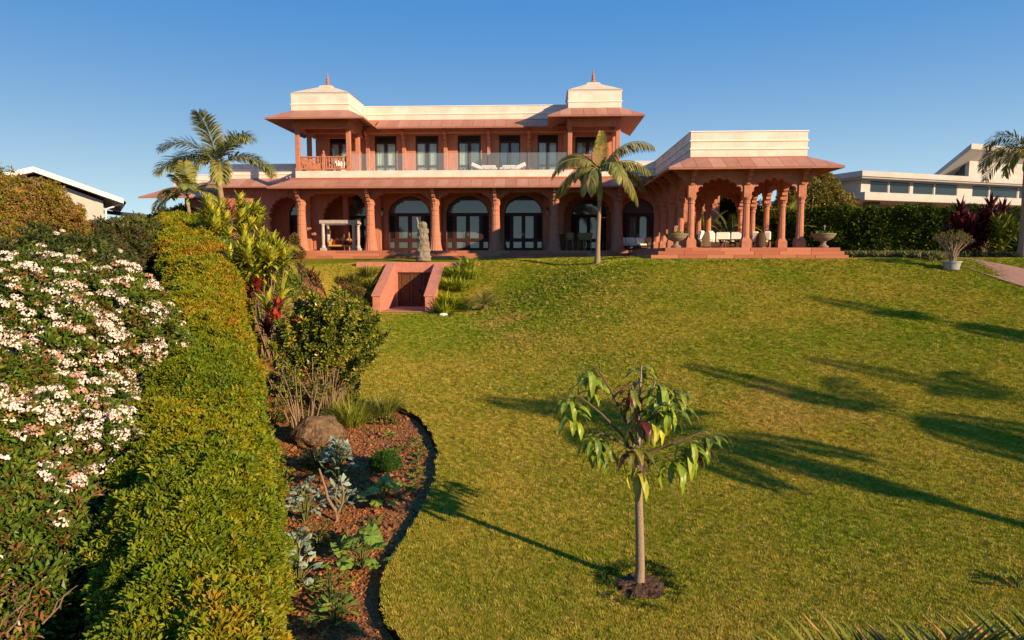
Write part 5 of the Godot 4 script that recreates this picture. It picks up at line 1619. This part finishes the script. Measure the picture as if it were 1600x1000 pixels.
	var sg := [Color(.12, .20, .03), Color(.16, .25, .04), Color(.10, .16, .025)]
	vegetable("squash_plant", "big-leaved green squash plant in the lower middle of the bed", "vegetable", so.call(-2.72, -9.85), 26, .50, .52, sq, sg, M.leaf_matt, "squash plants", .5)
	vegetable("squash_plant", "green squash plant beside the edge trench, below the round parsley", "vegetable", so.call(-2.95, -12.1), 17, .42, .36, sq, [Color(.17, .24, .025), Color(.12, .18, .02)], M.leaf_gloss, "squash plants", .5)
	var dg := [Color(.09, .15, .016), Color(.12, .19, .018), Color(.07, .12, .014)]
	vegetable("leafy_green_plant", "dark leafy green plant below the squash, second from the bottom of the bed", "vegetable", so.call(-2.98, -9.1), 30, .34, .30, pl, dg, M.leaf_gloss, "leafy greens", .6)
	vegetable("leafy_green_plant", "dark leafy green plant at the very bottom of the bed", "vegetable", so.call(-2.72, -8.5), 34, .36, .32, pl, dg, M.leaf_gloss, "leafy greens", .6)
	vegetable("leafy_green_plant", "sparse leafy plant in the shade between two grey cabbages", "vegetable", so.call(-3.6, -10.5), 26, .46, .26, pl, [Color(.05, .075, .016), Color(.08, .07, .02)], M.leaf_matt, "leafy greens", .6)
	vegetable("leafy_green_plant", "bright leafy plant at the hedge's foot left of the sparse shrub's base", "vegetable", so.call(-5.75, -13.7), 30, .5, .55, pl, [Color(.07, .11, .018), Color(.16, .12, .03)], M.leaf_matt, "leafy greens", .6)
	var ps := so.call(-3.22, -13.6) as Vector3
	bush("parsley_mound", "rounded bright green mound of parsley near the trench", "herb", [[ps + Vector3(0, .12, 0), Vector3(.30, .26, .28)]], 900, sprig(15, .04, .02, 1.0, .04), .8, [Color(.04, .11, .014), Color(.055, .13, .016)], Color(.02, .05, .01))
	for i in 7:
		var z := -12.6 - i * .42
		vegetable("seedling", "tiny seedling, %s along the trench counting uphill" % ["first", "second", "third", "fourth", "fifth", "sixth", "seventh"][i], "seedling", so.call(edge(z) - .42, z), 7, .10, .12, pl, [Color(.09, .15, .02)], M.leaf_matt, "row of seedlings", .7)
	rest = []; rc = []
	for i in 420:
		var z := rng.randf_range(-6.5, -18.5); var x := edge(z) - .35 - rng.randf() * 3.2
		if noise.get_noise_2d(x * 80, z * 80) < .05: continue
		rest.append(Transform3D(basis_on(Vector3(rng.randfn() * .5, 1, rng.randfn() * .5), rng.randf() * 6, rng.randf_range(.4, 1.0)), so.call(x, z) + Vector3(0, .02, 0)))
		rc.append(vary(pick([Color(.14, .18, .03), Color(.22, .16, .06), Color(.30, .22, .10), Color(.10, .14, .03)]), .3))
	var lt := scatter("bed_weeds", sprig(9, .09, .022, 1.0, .05), M.leaf_matt, self, rest, rc)
	meta(lt, "tiny weeds and dry leaf litter strewn over the red soil of the bed", "weeds")
	for s in [[-3.6, -15.6], [-3.1, -14.6], [-2.9, -11.2], [-3.3, -8.2], [-3.9, -10.0], [-3.2, -10.6]]:
		vegetable("small_weed", "small green weed on the bed's red soil, %s" % ("at its uppermost end" if s[1] < -15 else "near the parsley mound" if s[1] < -13 else ("near the squash" if s[0] > -3.0 else ("at the bottom" if s[1] > -9 else ("by the hedge" if s[0] < -3.5 else "in the middle")))), "weed", so.call(s[0], s[1]), 9, .14, .10, pl, [Color(.08, .12, .02), Color(.14, .13, .03)], M.leaf_matt, "weeds in the bed", .6)
	var dr := thing("dry_forked_branch", "bare forked dry branch stuck upright in the middle of the bed", "branch", so.call(-3.55, -11.35))
	b = MB.new()
	tube(b, [Vector3(0, -.05, 0), Vector3(-.02, .18, 0), Vector3(-.16, .42, 0), Vector3(-.20, .62, 0), Vector3(-.30, .95, 0)], [.03, .028, .025, .022, .016], 8)
	pb("stem", b, M.stem_tan, dr)
	b = MB.new()
	tube(b, [Vector3(-.01, .12, 0), Vector3(.10, .34, .02), Vector3(.13, .52, .02), Vector3(.08, .78, .02)], [.024, .021, .018, .013], 8)
	tube(b, [Vector3(.09, .32, .02), Vector3(-.02, .45, .03), Vector3(.02, .68, .03)], [.017, .015, .011], 8)
	tube(b, [Vector3(.13, .5, .02), Vector3(.2, .62, .02)], [.014, .009], 8)
	pb("fork", b, M.stem_tan, dr)
	rest = []; rc = []
	for i in 5200:
		var z := rng.randf_range(-16.5, -41.5)
		var xr := edge(z) - .1; var xl := z * .47
		var x := rng.randf_range(xl, xr)
		if noise.get_noise_2d(x * 30, z * 30) < -.12: continue
		rest.append(Transform3D(basis_on(Vector3(rng.randfn() * .4, 1, rng.randfn() * .4), rng.randf() * 6, rng.randf_range(.9, 1.9)), Vector3(x, gh(x, z) - .08, z)))
		rc.append(vary(pick([Color(.10, .13, .02), Color(.14, .16, .025), Color(.20, .10, .04), Color(.22, .16, .06), Color(.08, .10, .02)]), .3))
	var gcv := scatter("ground_cover", oval, M.leaf, self, rest, rc)
	meta(gcv, "low leafy ground cover and litter under the cordylines beside the hedge", "ground cover")
	# --- planting round the cellar
	var ag := [Color(.24, .30, .022), Color(.17, .24, .018), Color(.36, .38, .04)]
	var spots2 := [[-3.9, -36.1, "top right"], [-4.4, -35.4, "right, near the wall top"], [-3.6, -35.2, "rightmost"], [-4.6, -34.5, "right, middle"], [-4.05, -34.4, "right, outer middle"], [-4.85, -33.6, "right, lower"], [-4.35, -33.4, "right, lower outer"], [-4.75, -32.9, "right, lowest"]]
	for s in spots2: grass_clump("agapanthus_clump", "green strap-leaved agapanthus clump beside the cellar wall, %s" % s[2], Vector3(s[0], gh(s[0], s[1]) + .02, s[1]), 190, .85, 1.0, ag, "agapanthus beside the cellar", "agapanthus", .045)
	var sl := [[-8.75, -34.6, "nearest the left wall's top"], [-9.1, -35.4, "upper"], [-8.8, -33.5, "lower"], [-9.7, -34.6, "leftmost"]]
	for s in sl: grass_clump("agapanthus_clump", "dull green agapanthus clump left of the cellar, %s" % s[2], Vector3(s[0], gh(s[0], s[1]) + .02, s[1]), 130, .75, .9, [Color(.07, .09, .016), Color(.12, .10, .03), Color(.10, .12, .02)], "agapanthus left of the cellar", "agapanthus", .042)
	bush("brown_shrub", "dry brownish shrub left of the cellar entrance's wall", "bush", [[Vector3(-9.6, -2.2, -33.9), Vector3(.6, .35, .6)], [Vector3(-9.2, -2.75, -32.4), Vector3(.5, .3, .5)], [Vector3(-10.3, -1.9, -34.4), Vector3(.5, .4, .5)]], 200, oval, 1.2, [Color(.13, .09, .025), Color(.08, .09, .02), Color(.17, .10, .03)])
	var cy := thing("cycad", "small cycad with stiff yellowing fronds on the slope right of the cellar", "cycad", Vector3(-2.75, gh(-2.75, -32.4), -32.4))
	for i in 15:
		var a := deg_to_rad(i * 137.5)
		put("frond", frond_mesh(a, rng.randf_range(.5, 1.15), rng.randf_range(1.0, 1.35), 1.0, .26, 30, .022, .0, vary([Color(.13, .15, .03), Color(.20, .19, .05), Color(.10, .12, .025)][i % 3], .1), .1), M.leaf, cy, Transform3D(Basis(), Vector3(0, .15, 0)))
	b = MB.new(); tube(b, [Vector3(0, -.1, 0), Vector3(0, .12, 0), Vector3(0, .2, 0)], [.16, .15, .08], 10); pb("trunk", b, M.bark_brown, cy)
	# --- the palm before the right tower
	palm("front_palm", "slender palm with a ringed trunk standing before the right tower and the steps", Vector3(2.7, gh(2.7, -34.0) - .04, -34.0), Vector3(2.78, 2.35, -34.0), .125, .098, 1.5,
		[[84, 84, .15, 1.9, .5], [8, 60, 1.2, 3.2], [12, 36, 1.2, 2.9], [-12, 28, 1.35, 2.8], [15, 8, 1.6, 2.7], [172, 44, 1.45, 2.9], [186, 14, 1.35, 2.9], [165, 28, 1.7, 2.6], [120, 22, 2.0, 2.1], [245, 42, 1.3, 2.6], [300, 48, 1.2, 2.6], [60, 40, 1.7, 2.4], [200, 56, 1.3, 2.6], [30, 18, 1.7, 2.5]], .88, 110, .040, .7, Color(.16, .185, .035), .15, "", "palm tree", Color(.36, .25, .12))
	# --- palms outside the picture on the right, whose shadows lie on the lawn
	var row := [[17.4, -3.95, 1.65, "nearest to the camera", [[217, 50, .75, 2.9], [205, 66, .5, 2.4], [238, 58, .8, 2.6], [165, 50, 1.2, 2.6], [262, 45, 1.2, 2.5], [37, 25, 1.1, 2.9], [70, 40, 1.2, 2.6], [5, 38, 1.2, 2.6]]],
		[22.7, -4.95, 2.1, "second", [[263, 38, .7, 3.0], [232, 66, .5, 2.7], [217, 45, 1.0, 2.6], [37, 35, 1.2, 2.8], [60, 25, 1.2, 2.8], [10, 35, 1.2, 2.7]]],
		[26.4, -6.05, 2.2, "third", [[217, 60, .6, 2.9], [250, 45, 1.0, 2.9], [195, 45, 1.1, 2.6], [37, 30, 1.2, 2.8], [80, 35, 1.2, 2.6]]],
		[28.9, -12.6, 3.75, "farthest", [[217, 58, .6, 2.8], [225, 35, 1.0, 2.8], [205, 45, 1.0, 2.6], [37, 35, 1.2, 2.8], [60, 30, 1.2, 2.6]]]]
	for s in row:
		palm("lawn_palm", "palm on the right lawn outside the view, %s of its row" % s[3], Vector3(s[0], gh(s[0], s[1]) - .05, s[1]), Vector3(s[0] + .1, s[2] - .9, s[1]), .17, .13, .9, s[4], .72, 70, .05, .45, Color(.12, .15, .03), .2, "palms on the right lawn")
	# --- palm fronds rising into the bottom right corner
	var fp := thing("foreground_palm", "low golden cane palm whose frond tips rise at the bottom right edge", "palm tree", Vector3(2.35, gh(2.35, -2.9), -2.9))
	var fb := [[3.15, -2.80, -3.9, 180, 13, 1.75], [2.3, -2.88, -3.95, 176, 20, 1.3], [3.4, -2.82, -4.1, 184, 8, 1.2], [2.3, -2.9, -4.05, 60, 52, .7], [2.6, -2.8, -3.75, 190, 16, 1.0]]
	for k in fb.size():
		var f: Array = fb[k]
		var el := deg_to_rad(f[4]); var az := deg_to_rad(f[3])
		var d := Vector3(cos(az) * cos(el), sin(el), sin(az) * cos(el))
		var pts := []; var rad := []; var dirs := []; var q := Vector3(f[0], f[1], f[2]) - fp.position
		for i in 11:
			pts.append(q); rad.append(lerpf(.018, .005, i / 10.0)); dirs.append(d)
			q += d * f[5] / 10.0
			d = (d + Vector3.DOWN * .13).normalized()
		b = MB.new(); b.col = Color(.30, .24, .05)
		tube(b, pts, rad, 6)
		tube(b, [Vector3(0, -.05, 0), (pts[0] as Vector3) * .6, pts[0]], [.03, .022, .018], 6)
		var fr := pb("frond", b, M.leaf, fp)
		for i in 22:
			var t := .10 + .89 * i / 22.0
			var kk := mini(int(t * 10), 9)
			var p: Vector3 = (pts[kk] as Vector3).lerp(pts[kk + 1], t * 10 - kk); var dd: Vector3 = dirs[kk]
			var sd := dd.cross(Vector3.UP).normalized()
			for s in [-1.0, 1.0]:
				b = MB.new(); b.col = vary([Color(.13, .15, .02), Color(.20, .18, .03), Color(.10, .13, .018)][rng.randi() % 3], .2)
				if rng.randf() < .2: b.col = Color(.34, .20, .06)
				blade(b, p, sd * s * .5 + dd * rng.randf_range(.5, .8) + Vector3.UP * 1.05, .46 * sin(PI * (.2 + .72 * t)) * rng.randf_range(.85, 1.1), .052, .45, 4, .35, .35)
				pb("leaflet", b, M.leaf_gloss, fr)
	vegetable("lawn_sprout", "small yellowish sprout growing from the lawn at the right edge", "weed", Vector3(6.62, gh(6.62, -9.4), -9.4), 11, .22, .2, pl, [Color(.16, .17, .03), Color(.09, .12, .02)], M.leaf_matt)

func right_side() -> void:
	var oval := sprig(11, .085, .040, 1.0, .07)
	hedge("tall_boundary_hedge", "tall dark boundary hedge along the driveway in front of the white modern house", [[13.2, -44.6, .7, 2.2], [16.2, -42.6, .75, 2.25], [20.5, -40.6, .75, 2.15], [26.0, -38.2, .75, 1.95], [38.0, -33.0, .75, 1.8]], oval, 150, 170, 1.15, [Color(.055, .085, .012), Color(.075, .11, .014), Color(.095, .13, .016), Color(.14, .15, .02)], Color(.02, .028, .008), M.leaf_matt)
	var xf := []; var cs := []
	var path := [[13.3, -38.2], [15.0, -35.8], [16.5, -33.6], [17.6, -31.6]]
	var path2 := [[13.0, -40.6], [15.5, -38.4], [18.5, -36.0], [21.5, -34.0], [26.0, -31.5]]
	for w in 2:
		var P: Array = path if w == 0 else path2
		xf = []; cs = []
		for i in P.size() - 1:
			for k in 420:
				var f := rng.randf(); var x: float = lerpf(P[i][0], P[i + 1][0], f) + rng.randfn() * .28; var z: float = lerpf(P[i][1], P[i + 1][1], f) + rng.randfn() * .28
				xf.append(Transform3D(basis_on(Vector3(rng.randfn() * .3, 1, rng.randfn() * .3), rng.randf() * TAU, rng.randf_range(.8, 1.4)), Vector3(x, gh(x, z) + .02, z)))
				cs.append(vary(Color(.17, .17, .06) if w == 0 else Color(.07, .085, .03), .35))
		var o := scatter("border_grass", sprig(14, .26, .018, .8, .06), M.leaf, self, xf, cs)
		meta(o, "low pale border grass between the lawn and the driveway" if w == 0 else "darker border grass at the foot of the tall boundary hedge", "border plants")
	# potted shrub
	var at := Vector3(17.35, gh(17.35, -29.9) - .02, -29.9)
	var t := thing("potted_shrub", "nearly leafless branching shrub in a grey round pot at the lawn's edge by the driveway", "potted plant", at)
	var b := MB.new()
	lathe(b, [[.26, 0], [.29, .03], [.34, .30], [.38, .32], [.38, .38], [.33, .38], [.31, .32], [0, .30]], 24); pb("pot", b, M.pot_grey, t)
	b = MB.new()
	var tips := []
	for i in 22:
		var a := i * 2.39996; var r := .25 + .5 * sqrt(float(i) / 22)
		var e := Vector3(cos(a) * r, 1.15 + .38 * (1 - r * r) + rng.randf_range(-.1, .1), sin(a) * r)
		var s := Vector3(cos(a) * .05, .3, sin(a) * .05)
		var m := s.lerp(e, .45) + Vector3(-cos(a) * .1, .05, -sin(a) * .1)
		tube(b, [s, m, e], [.028, .018, .008], 6)
		for k in 3:
			var q := m.lerp(e, .3 + .2 * k); var q2 := q + Vector3(rng.randfn() * .15, .22, rng.randfn() * .15)
			tube(b, [q, q2], [.01, .005], 5); tips.append(q2)
		tips.append(e)
	pb("branches", b, M.bark_pale, t)
	xf = []; cs = []
	for p in tips:
		for k in 3:
			xf.append(Transform3D(basis_on(Vector3(rng.randfn(), 1, rng.randfn()), rng.randf() * 6, rng.randf_range(.4, .8)), p + Vector3(rng.randfn(), rng.randfn(), rng.randfn()) * .05)); cs.append(vary(pick([Color(.16, .17, .04), Color(.20, .14, .04), Color(.10, .12, .03)]), .2))
	scatter("foliage", oval, M.leaf, t, xf, cs)
	var rd := [Color(.10, .014, .02), Color(.07, .014, .02), Color(.15, .03, .03), Color(.05, .012, .016)]
	cane_plant("burgundy_cordyline", "tall burgundy cordyline, left one of the pair in front of the boundary hedge", Vector3(21.8, gh(21.8, -36.3), -36.3), [Vector3(21.3, 1.85, -36.2), Vector3(21.7, 1.3, -36), Vector3(21.1, 1.1, -36.2), Vector3(22.0, .8, -36)], 28, .9, .15, rd, "burgundy cordylines by the hedge")
	cane_plant("burgundy_cordyline", "tall burgundy cordyline, right one of the pair in front of the boundary hedge", Vector3(22.5, gh(22.5, -36.3), -36.3), [Vector3(22.8, 2.0, -36.2), Vector3(22.5, 1.5, -36), Vector3(23.1, 1.3, -36.2), Vector3(22.4, .9, -36)], 28, .9, .15, rd, "burgundy cordylines by the hedge")
	cane_plant("lime_cordyline", "lime green cordyline right of the burgundy pair by the boundary hedge", Vector3(22.7, gh(22.7, -35.3), -35.3), [Vector3(22.4, 1.15, -35.1), Vector3(22.8, 1.25, -35), Vector3(22.6, .6, -35)], 28, .75, .14, [Color(.20, .22, .03), Color(.14, .18, .025), Color(.09, .13, .02)])
	palm("foxtail_palm", "foxtail palm with bushy plume fronds at the right edge before the white house", Vector3(22.35, gh(22.35, -33) - .05, -33), Vector3(22.3, 3.5, -33), .22, .17, .9,
		[[180, 30, 1.5, 2.6], [172, 52, 1.4, 2.6], [188, 8, 1.3, 2.3], [150, 20, 1.6, 2.4], [100, 50, 1.3, 2.5], [60, 30, 1.4, 2.5], [10, 40, 1.4, 2.6], [300, 48, 1.3, 2.5], [240, 40, 1.4, 2.4]], .62, 80, .05, .3, Color(.14, .15, .03), 2.6)
	# planting behind the pavilion
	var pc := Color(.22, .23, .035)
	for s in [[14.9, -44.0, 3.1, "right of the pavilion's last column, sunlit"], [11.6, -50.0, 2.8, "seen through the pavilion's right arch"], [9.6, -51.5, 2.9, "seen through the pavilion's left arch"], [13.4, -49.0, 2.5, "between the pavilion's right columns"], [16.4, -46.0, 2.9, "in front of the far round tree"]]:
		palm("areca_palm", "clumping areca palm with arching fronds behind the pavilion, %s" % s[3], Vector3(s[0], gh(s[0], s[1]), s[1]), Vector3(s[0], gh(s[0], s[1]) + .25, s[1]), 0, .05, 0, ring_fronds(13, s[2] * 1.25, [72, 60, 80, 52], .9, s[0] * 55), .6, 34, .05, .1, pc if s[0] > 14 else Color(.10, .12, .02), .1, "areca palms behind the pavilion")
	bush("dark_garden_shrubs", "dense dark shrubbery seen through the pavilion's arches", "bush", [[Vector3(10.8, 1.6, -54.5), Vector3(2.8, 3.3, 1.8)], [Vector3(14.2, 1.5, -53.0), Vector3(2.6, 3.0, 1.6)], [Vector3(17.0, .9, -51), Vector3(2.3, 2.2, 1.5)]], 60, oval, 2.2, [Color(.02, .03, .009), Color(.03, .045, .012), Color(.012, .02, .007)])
	var tr := bush("round_tree", "round olive tree with sunlit crown behind the pavilion's right end", "tree", [[Vector3(18.4, 3.4, -48.5), Vector3(2.0, 2.0, 1.8)], [Vector3(19.6, 2.6, -48.0), Vector3(1.5, 1.5, 1.5)], [Vector3(17.5, 2.4, -48.0), Vector3(1.5, 1.6, 1.5)]], 80, oval, 2.0, [Color(.26, .21, .05), Color(.18, .17, .04), Color(.34, .28, .08)], Color(.05, .04, .014), "", null, -1.0, .45)
	b = MB.new(); tube(b, [Vector3(0, -.1, 0), Vector3(.1, 1.2, 0), Vector3(0, 2.8, 0)], [.22, .16, .1], 10); pb("trunk", b, M.bark_brown, tr)
	# modern white house
	var h := thing("white_modern_house", "white modern house with flat roofs, ribbon windows and stone pillars beyond the boundary hedge", "house", Vector3(22.9, -.4, -52), deg_to_rad(23.0))
	var L := 24.0
	b = MB.new(); box(b, -.3, L, 5.72, 6.12, -9, .9, .02); pb("roof_slab", b, M.house_white, h)
	b = MB.new(); box(b, -.2, L, 5.60, 5.719, -8.9, .8); pb("roof_soffit", b, M.house_grey, h)
	b = MB.new(); box(b, -.3, L, 4.0, 4.58, -9, 1.2, .02); pb("balcony_band", b, M.house_white, h)
	b = MB.new()
	var xs := [[1.5, 3.3], [3.45, 5.5], [5.85, 8.05], [8.2, 10.6], [12.3, 14.2], [14.35, 17.6], [17.8, 21]]
	var xw := .6
	for w in xs:
		box(b, xw, w[0], 4.58, 5.6, -.3, 0); xw = w[1]
		box(b, w[0], w[1], 4.575, 4.63, -.3, 0)
	box(b, xw, L, 4.58, 5.6, -.3, 0); box(b, .6, L, 4.58, 5.6, -8.8, -4.0); box(b, .6, .8, 4.58, 5.6, -4, -.3)
	pb("upper_wall", b, M.house_white, h)
	for w in xs:
		b = MB.new()
		for e in [[w[0], w[0] + .05, 4.63, 5.6], [w[1] - .05, w[1], 4.63, 5.6], [w[0] + .05, w[1] - .05, 4.63, 4.67], [w[0] + .05, w[1] - .05, 5.54, 5.6]]: box(b, e[0], e[1], e[2], e[3], -.1, -.04)
		var f := pb("window", b, M.house_white, h)
		b = MB.new(); box(b, w[0] + .05, w[1] - .05, 4.67, 5.54, -.09, -.07); pb("pane", b, M.glass_tint, f)
	b = MB.new(); box(b, .8, L, -.5, 4.0, -8.8, -3.0); pb("lower_wall", b, M.house_white, h)
	for x in [1.9, 7.4, 13.2, 19.0]:
		b = MB.new()
		for k in 9:
			var y := -.5 + k * .5
			for q in 2:
				var off := .0 if k % 2 == 0 else .18
				box(b, x - .5 + q * (.5 - off) * 1.0 + (.0 if q == 0 else 0.0), (x + off * -1.0) if q == 0 else x + .5, y + .01, y + .49, -.5 - rng.randf() * .02, .15 + rng.randf() * .04, .03)
		pb("stone_pillar", b, M.stonework, h)
	for g in [[2.8, 6.6], [8.4, 12.4], [14.4, 18.2]]:
		b = MB.new(); box(b, g[0], g[1], -.5, 2.75, -2.999, -2.95); pb("dark_opening", b, M.roof_dark, h)
	# raised block with a steep skillion roof that rises towards the garden
	b = MB.new()
	var zy := Basis(Vector3(0, 0, 1), Vector3.UP, Vector3(-1, 0, 0))
	extrude(b, PackedVector2Array([Vector2(-2.7, 6.121), Vector2(-.8, 7.75), Vector2(-.8, 6.121)]), -12.6, -L, Transform3D(zy, Vector3.ZERO))
	box(b, 12.6, L, 6.121, 8.2, -.79, -.6)
	pb("raised_wall", b, M.house_white, h)
	b = MB.new()
	extrude(b, PackedVector2Array([Vector2(.5, 8.30), Vector2(.5, 8.72), Vector2(-3.3, 6.2), Vector2(-3.1, 5.95)]), -11.2, -L, Transform3D(zy, Vector3.ZERO))
	pb("raised_roof", b, M.house_white, h)
	for k in 3:
		b = MB.new()
		var z0 := -.95 - .5 * k
		extrude(b, PackedVector2Array([Vector2(z0, 6.35), Vector2(z0, 7.35 - .43 * k), Vector2(z0 - .42, 6.98 - .43 * k), Vector2(z0 - .42, 6.35)]), -12.52, -12.59, Transform3D(zy, Vector3.ZERO))
		pb("side_window", b, M.glass_tint, h)
	b = MB.new(); box(b, -6.0, -.31, 3.3, 3.75, -9, -3, .02); box(b, -5.6, -.4, -.5, 3.3, -8.8, -3.4); pb("side_annex", b, M.roof_grey, h)

func left_house() -> void:
	var h := thing("white_gabled_house", "white gabled neighbouring house with grey roof behind the bushes at the left", "house", Vector3(-27.6, -.55, -36), deg_to_rad(34))
	var b := MB.new()
	var g := PackedVector2Array([Vector2(-4.2, 0), Vector2(-4.2, 3.0), Vector2(.3, 4.45), Vector2(3.4, 3.25), Vector2(3.4, 0)])
	extrude(b, g, 0, -9); pb("wall", b, M.house_white, h)
	b = MB.new(); box(b, 2.2, 3.38, .2, 3.2, .001, .05); pb("shaded_bay", b, M.house_white, h)
	for s in [[Vector2(-5.2, 2.85), Vector2(.3, 4.62)], [Vector2(.3, 4.62), Vector2(4.35, 3.12)]]:
		b = MB.new()
		extrude(b, PackedVector2Array([s[0], s[1], s[1] + Vector2(0, .2), s[0] + Vector2(0, .2)]), .75, -9.4)
		pb("roof", b, M.roof_grey, h)
	b = MB.new()
	for s in [[Vector2(-5.2, 2.83), Vector2(.3, 4.60)], [Vector2(.3, 4.60), Vector2(4.38, 3.10)]]:
		extrude(b, PackedVector2Array([s[0], s[1], s[1] + Vector2(0, .27), s[0] + Vector2(0, .27)]), .80, .752)
	pb("bargeboard", b, M.white_paint, h)
	b = MB.new(); tube(b, [Vector3(4.42, 3.15, .85), Vector3(4.42, 3.15, -9.4)], [.09, .09], 8); pb("gutter", b, M.white_paint, h)
	b = MB.new(); tube(b, [Vector3(3.5, 0, .1), Vector3(3.5, 2.8, .1), Vector3(4.3, 3.1, .1)], [.06, .06, .06], 8); pb("downpipe", b, M.white_paint, h)
	for w in [[-2.6, -1.0], [.0, 1.5]]:
		b = MB.new(); box(b, w[0], w[1], 1.0, 2.5, .0, .05); var f := pb("window", b, M.white_paint, h)
		b = MB.new(); box(b, w[0] + .08, w[1] - .08, 1.08, 2.42, .051, .06); pb("pane", b, M.glass_dark, f)
	var l := thing("low_grey_outbuilding", "low outbuilding with a dark shed roof just right of the gabled house", "outbuilding", Vector3(-24.2, -.5, -42))
	b = MB.new(); box(b, -3, 2.0, 0, 2.0, -5, 0); pb("wall", b, M.house_white, l)
	b = MB.new(); extrude(b, PackedVector2Array([Vector2(-3.2, 2.75), Vector2(-3.2, 2.95), Vector2(2.8, 2.1), Vector2(2.8, 1.95)]), .5, -5.3); pb("roof", b, M.roof_dark, l)

func _ready() -> void:
	var cam := Camera3D.new()
	cam.name = "camera"; cam.fov = 50.216; cam.far = 1500.0; cam.near = .05
	cam.position = Vector3(0, -.28, 0)
	cam.rotation = Vector3(deg_to_rad(-5.5138), deg_to_rad(2.5639), 0)
	add_child(cam)
	var env := Environment.new()
	env.background_mode = Environment.BG_SKY
	var sm := ProceduralSkyMaterial.new()
	sm.sky_top_color = lin(.012, .128, .36); sm.sky_horizon_color = lin(.46, .60, .565); sm.sky_curve = .095
	sm.ground_horizon_color = lin(.20, .20, .18); sm.ground_bottom_color = lin(.08, .07, .05)
	sm.sun_angle_max = 20.0; sm.sun_curve = .1
	var sky := Sky.new(); sky.sky_material = sm
	env.sky = sky
	env.tonemap_mode = Environment.TONE_MAPPER_LINEAR
	env.tonemap_exposure = 1.75
	env.sdfgi_enabled = true; env.ssao_enabled = true; env.ssil_enabled = true
	var we := WorldEnvironment.new(); we.name = "environment"; we.environment = env
	add_child(we)
	var sun := DirectionalLight3D.new()
	sun.name = "sun"; sun.light_energy = 1.6; sun.light_color = Color(1.0, .865, .70); sun.light_angular_distance = .5; sun.shadow_enabled = true
	var e := deg_to_rad(19.0)
	sun.look_at_from_position(Vector3.ZERO, Vector3(-.8 * cos(e), -sin(e), -.6 * cos(e)))
	add_child(sun)
	rng.seed = 20240611
	noise.seed = 7; noise.noise_type = FastNoiseLite.TYPE_SIMPLEX_SMOOTH; noise.frequency = .02; noise.fractal_octaves = 3
	materials()
	ground()
	mansion()
	cellar()
	statue()
	left_house()
	right_side()
	gardens()
	mango()
	furniture()
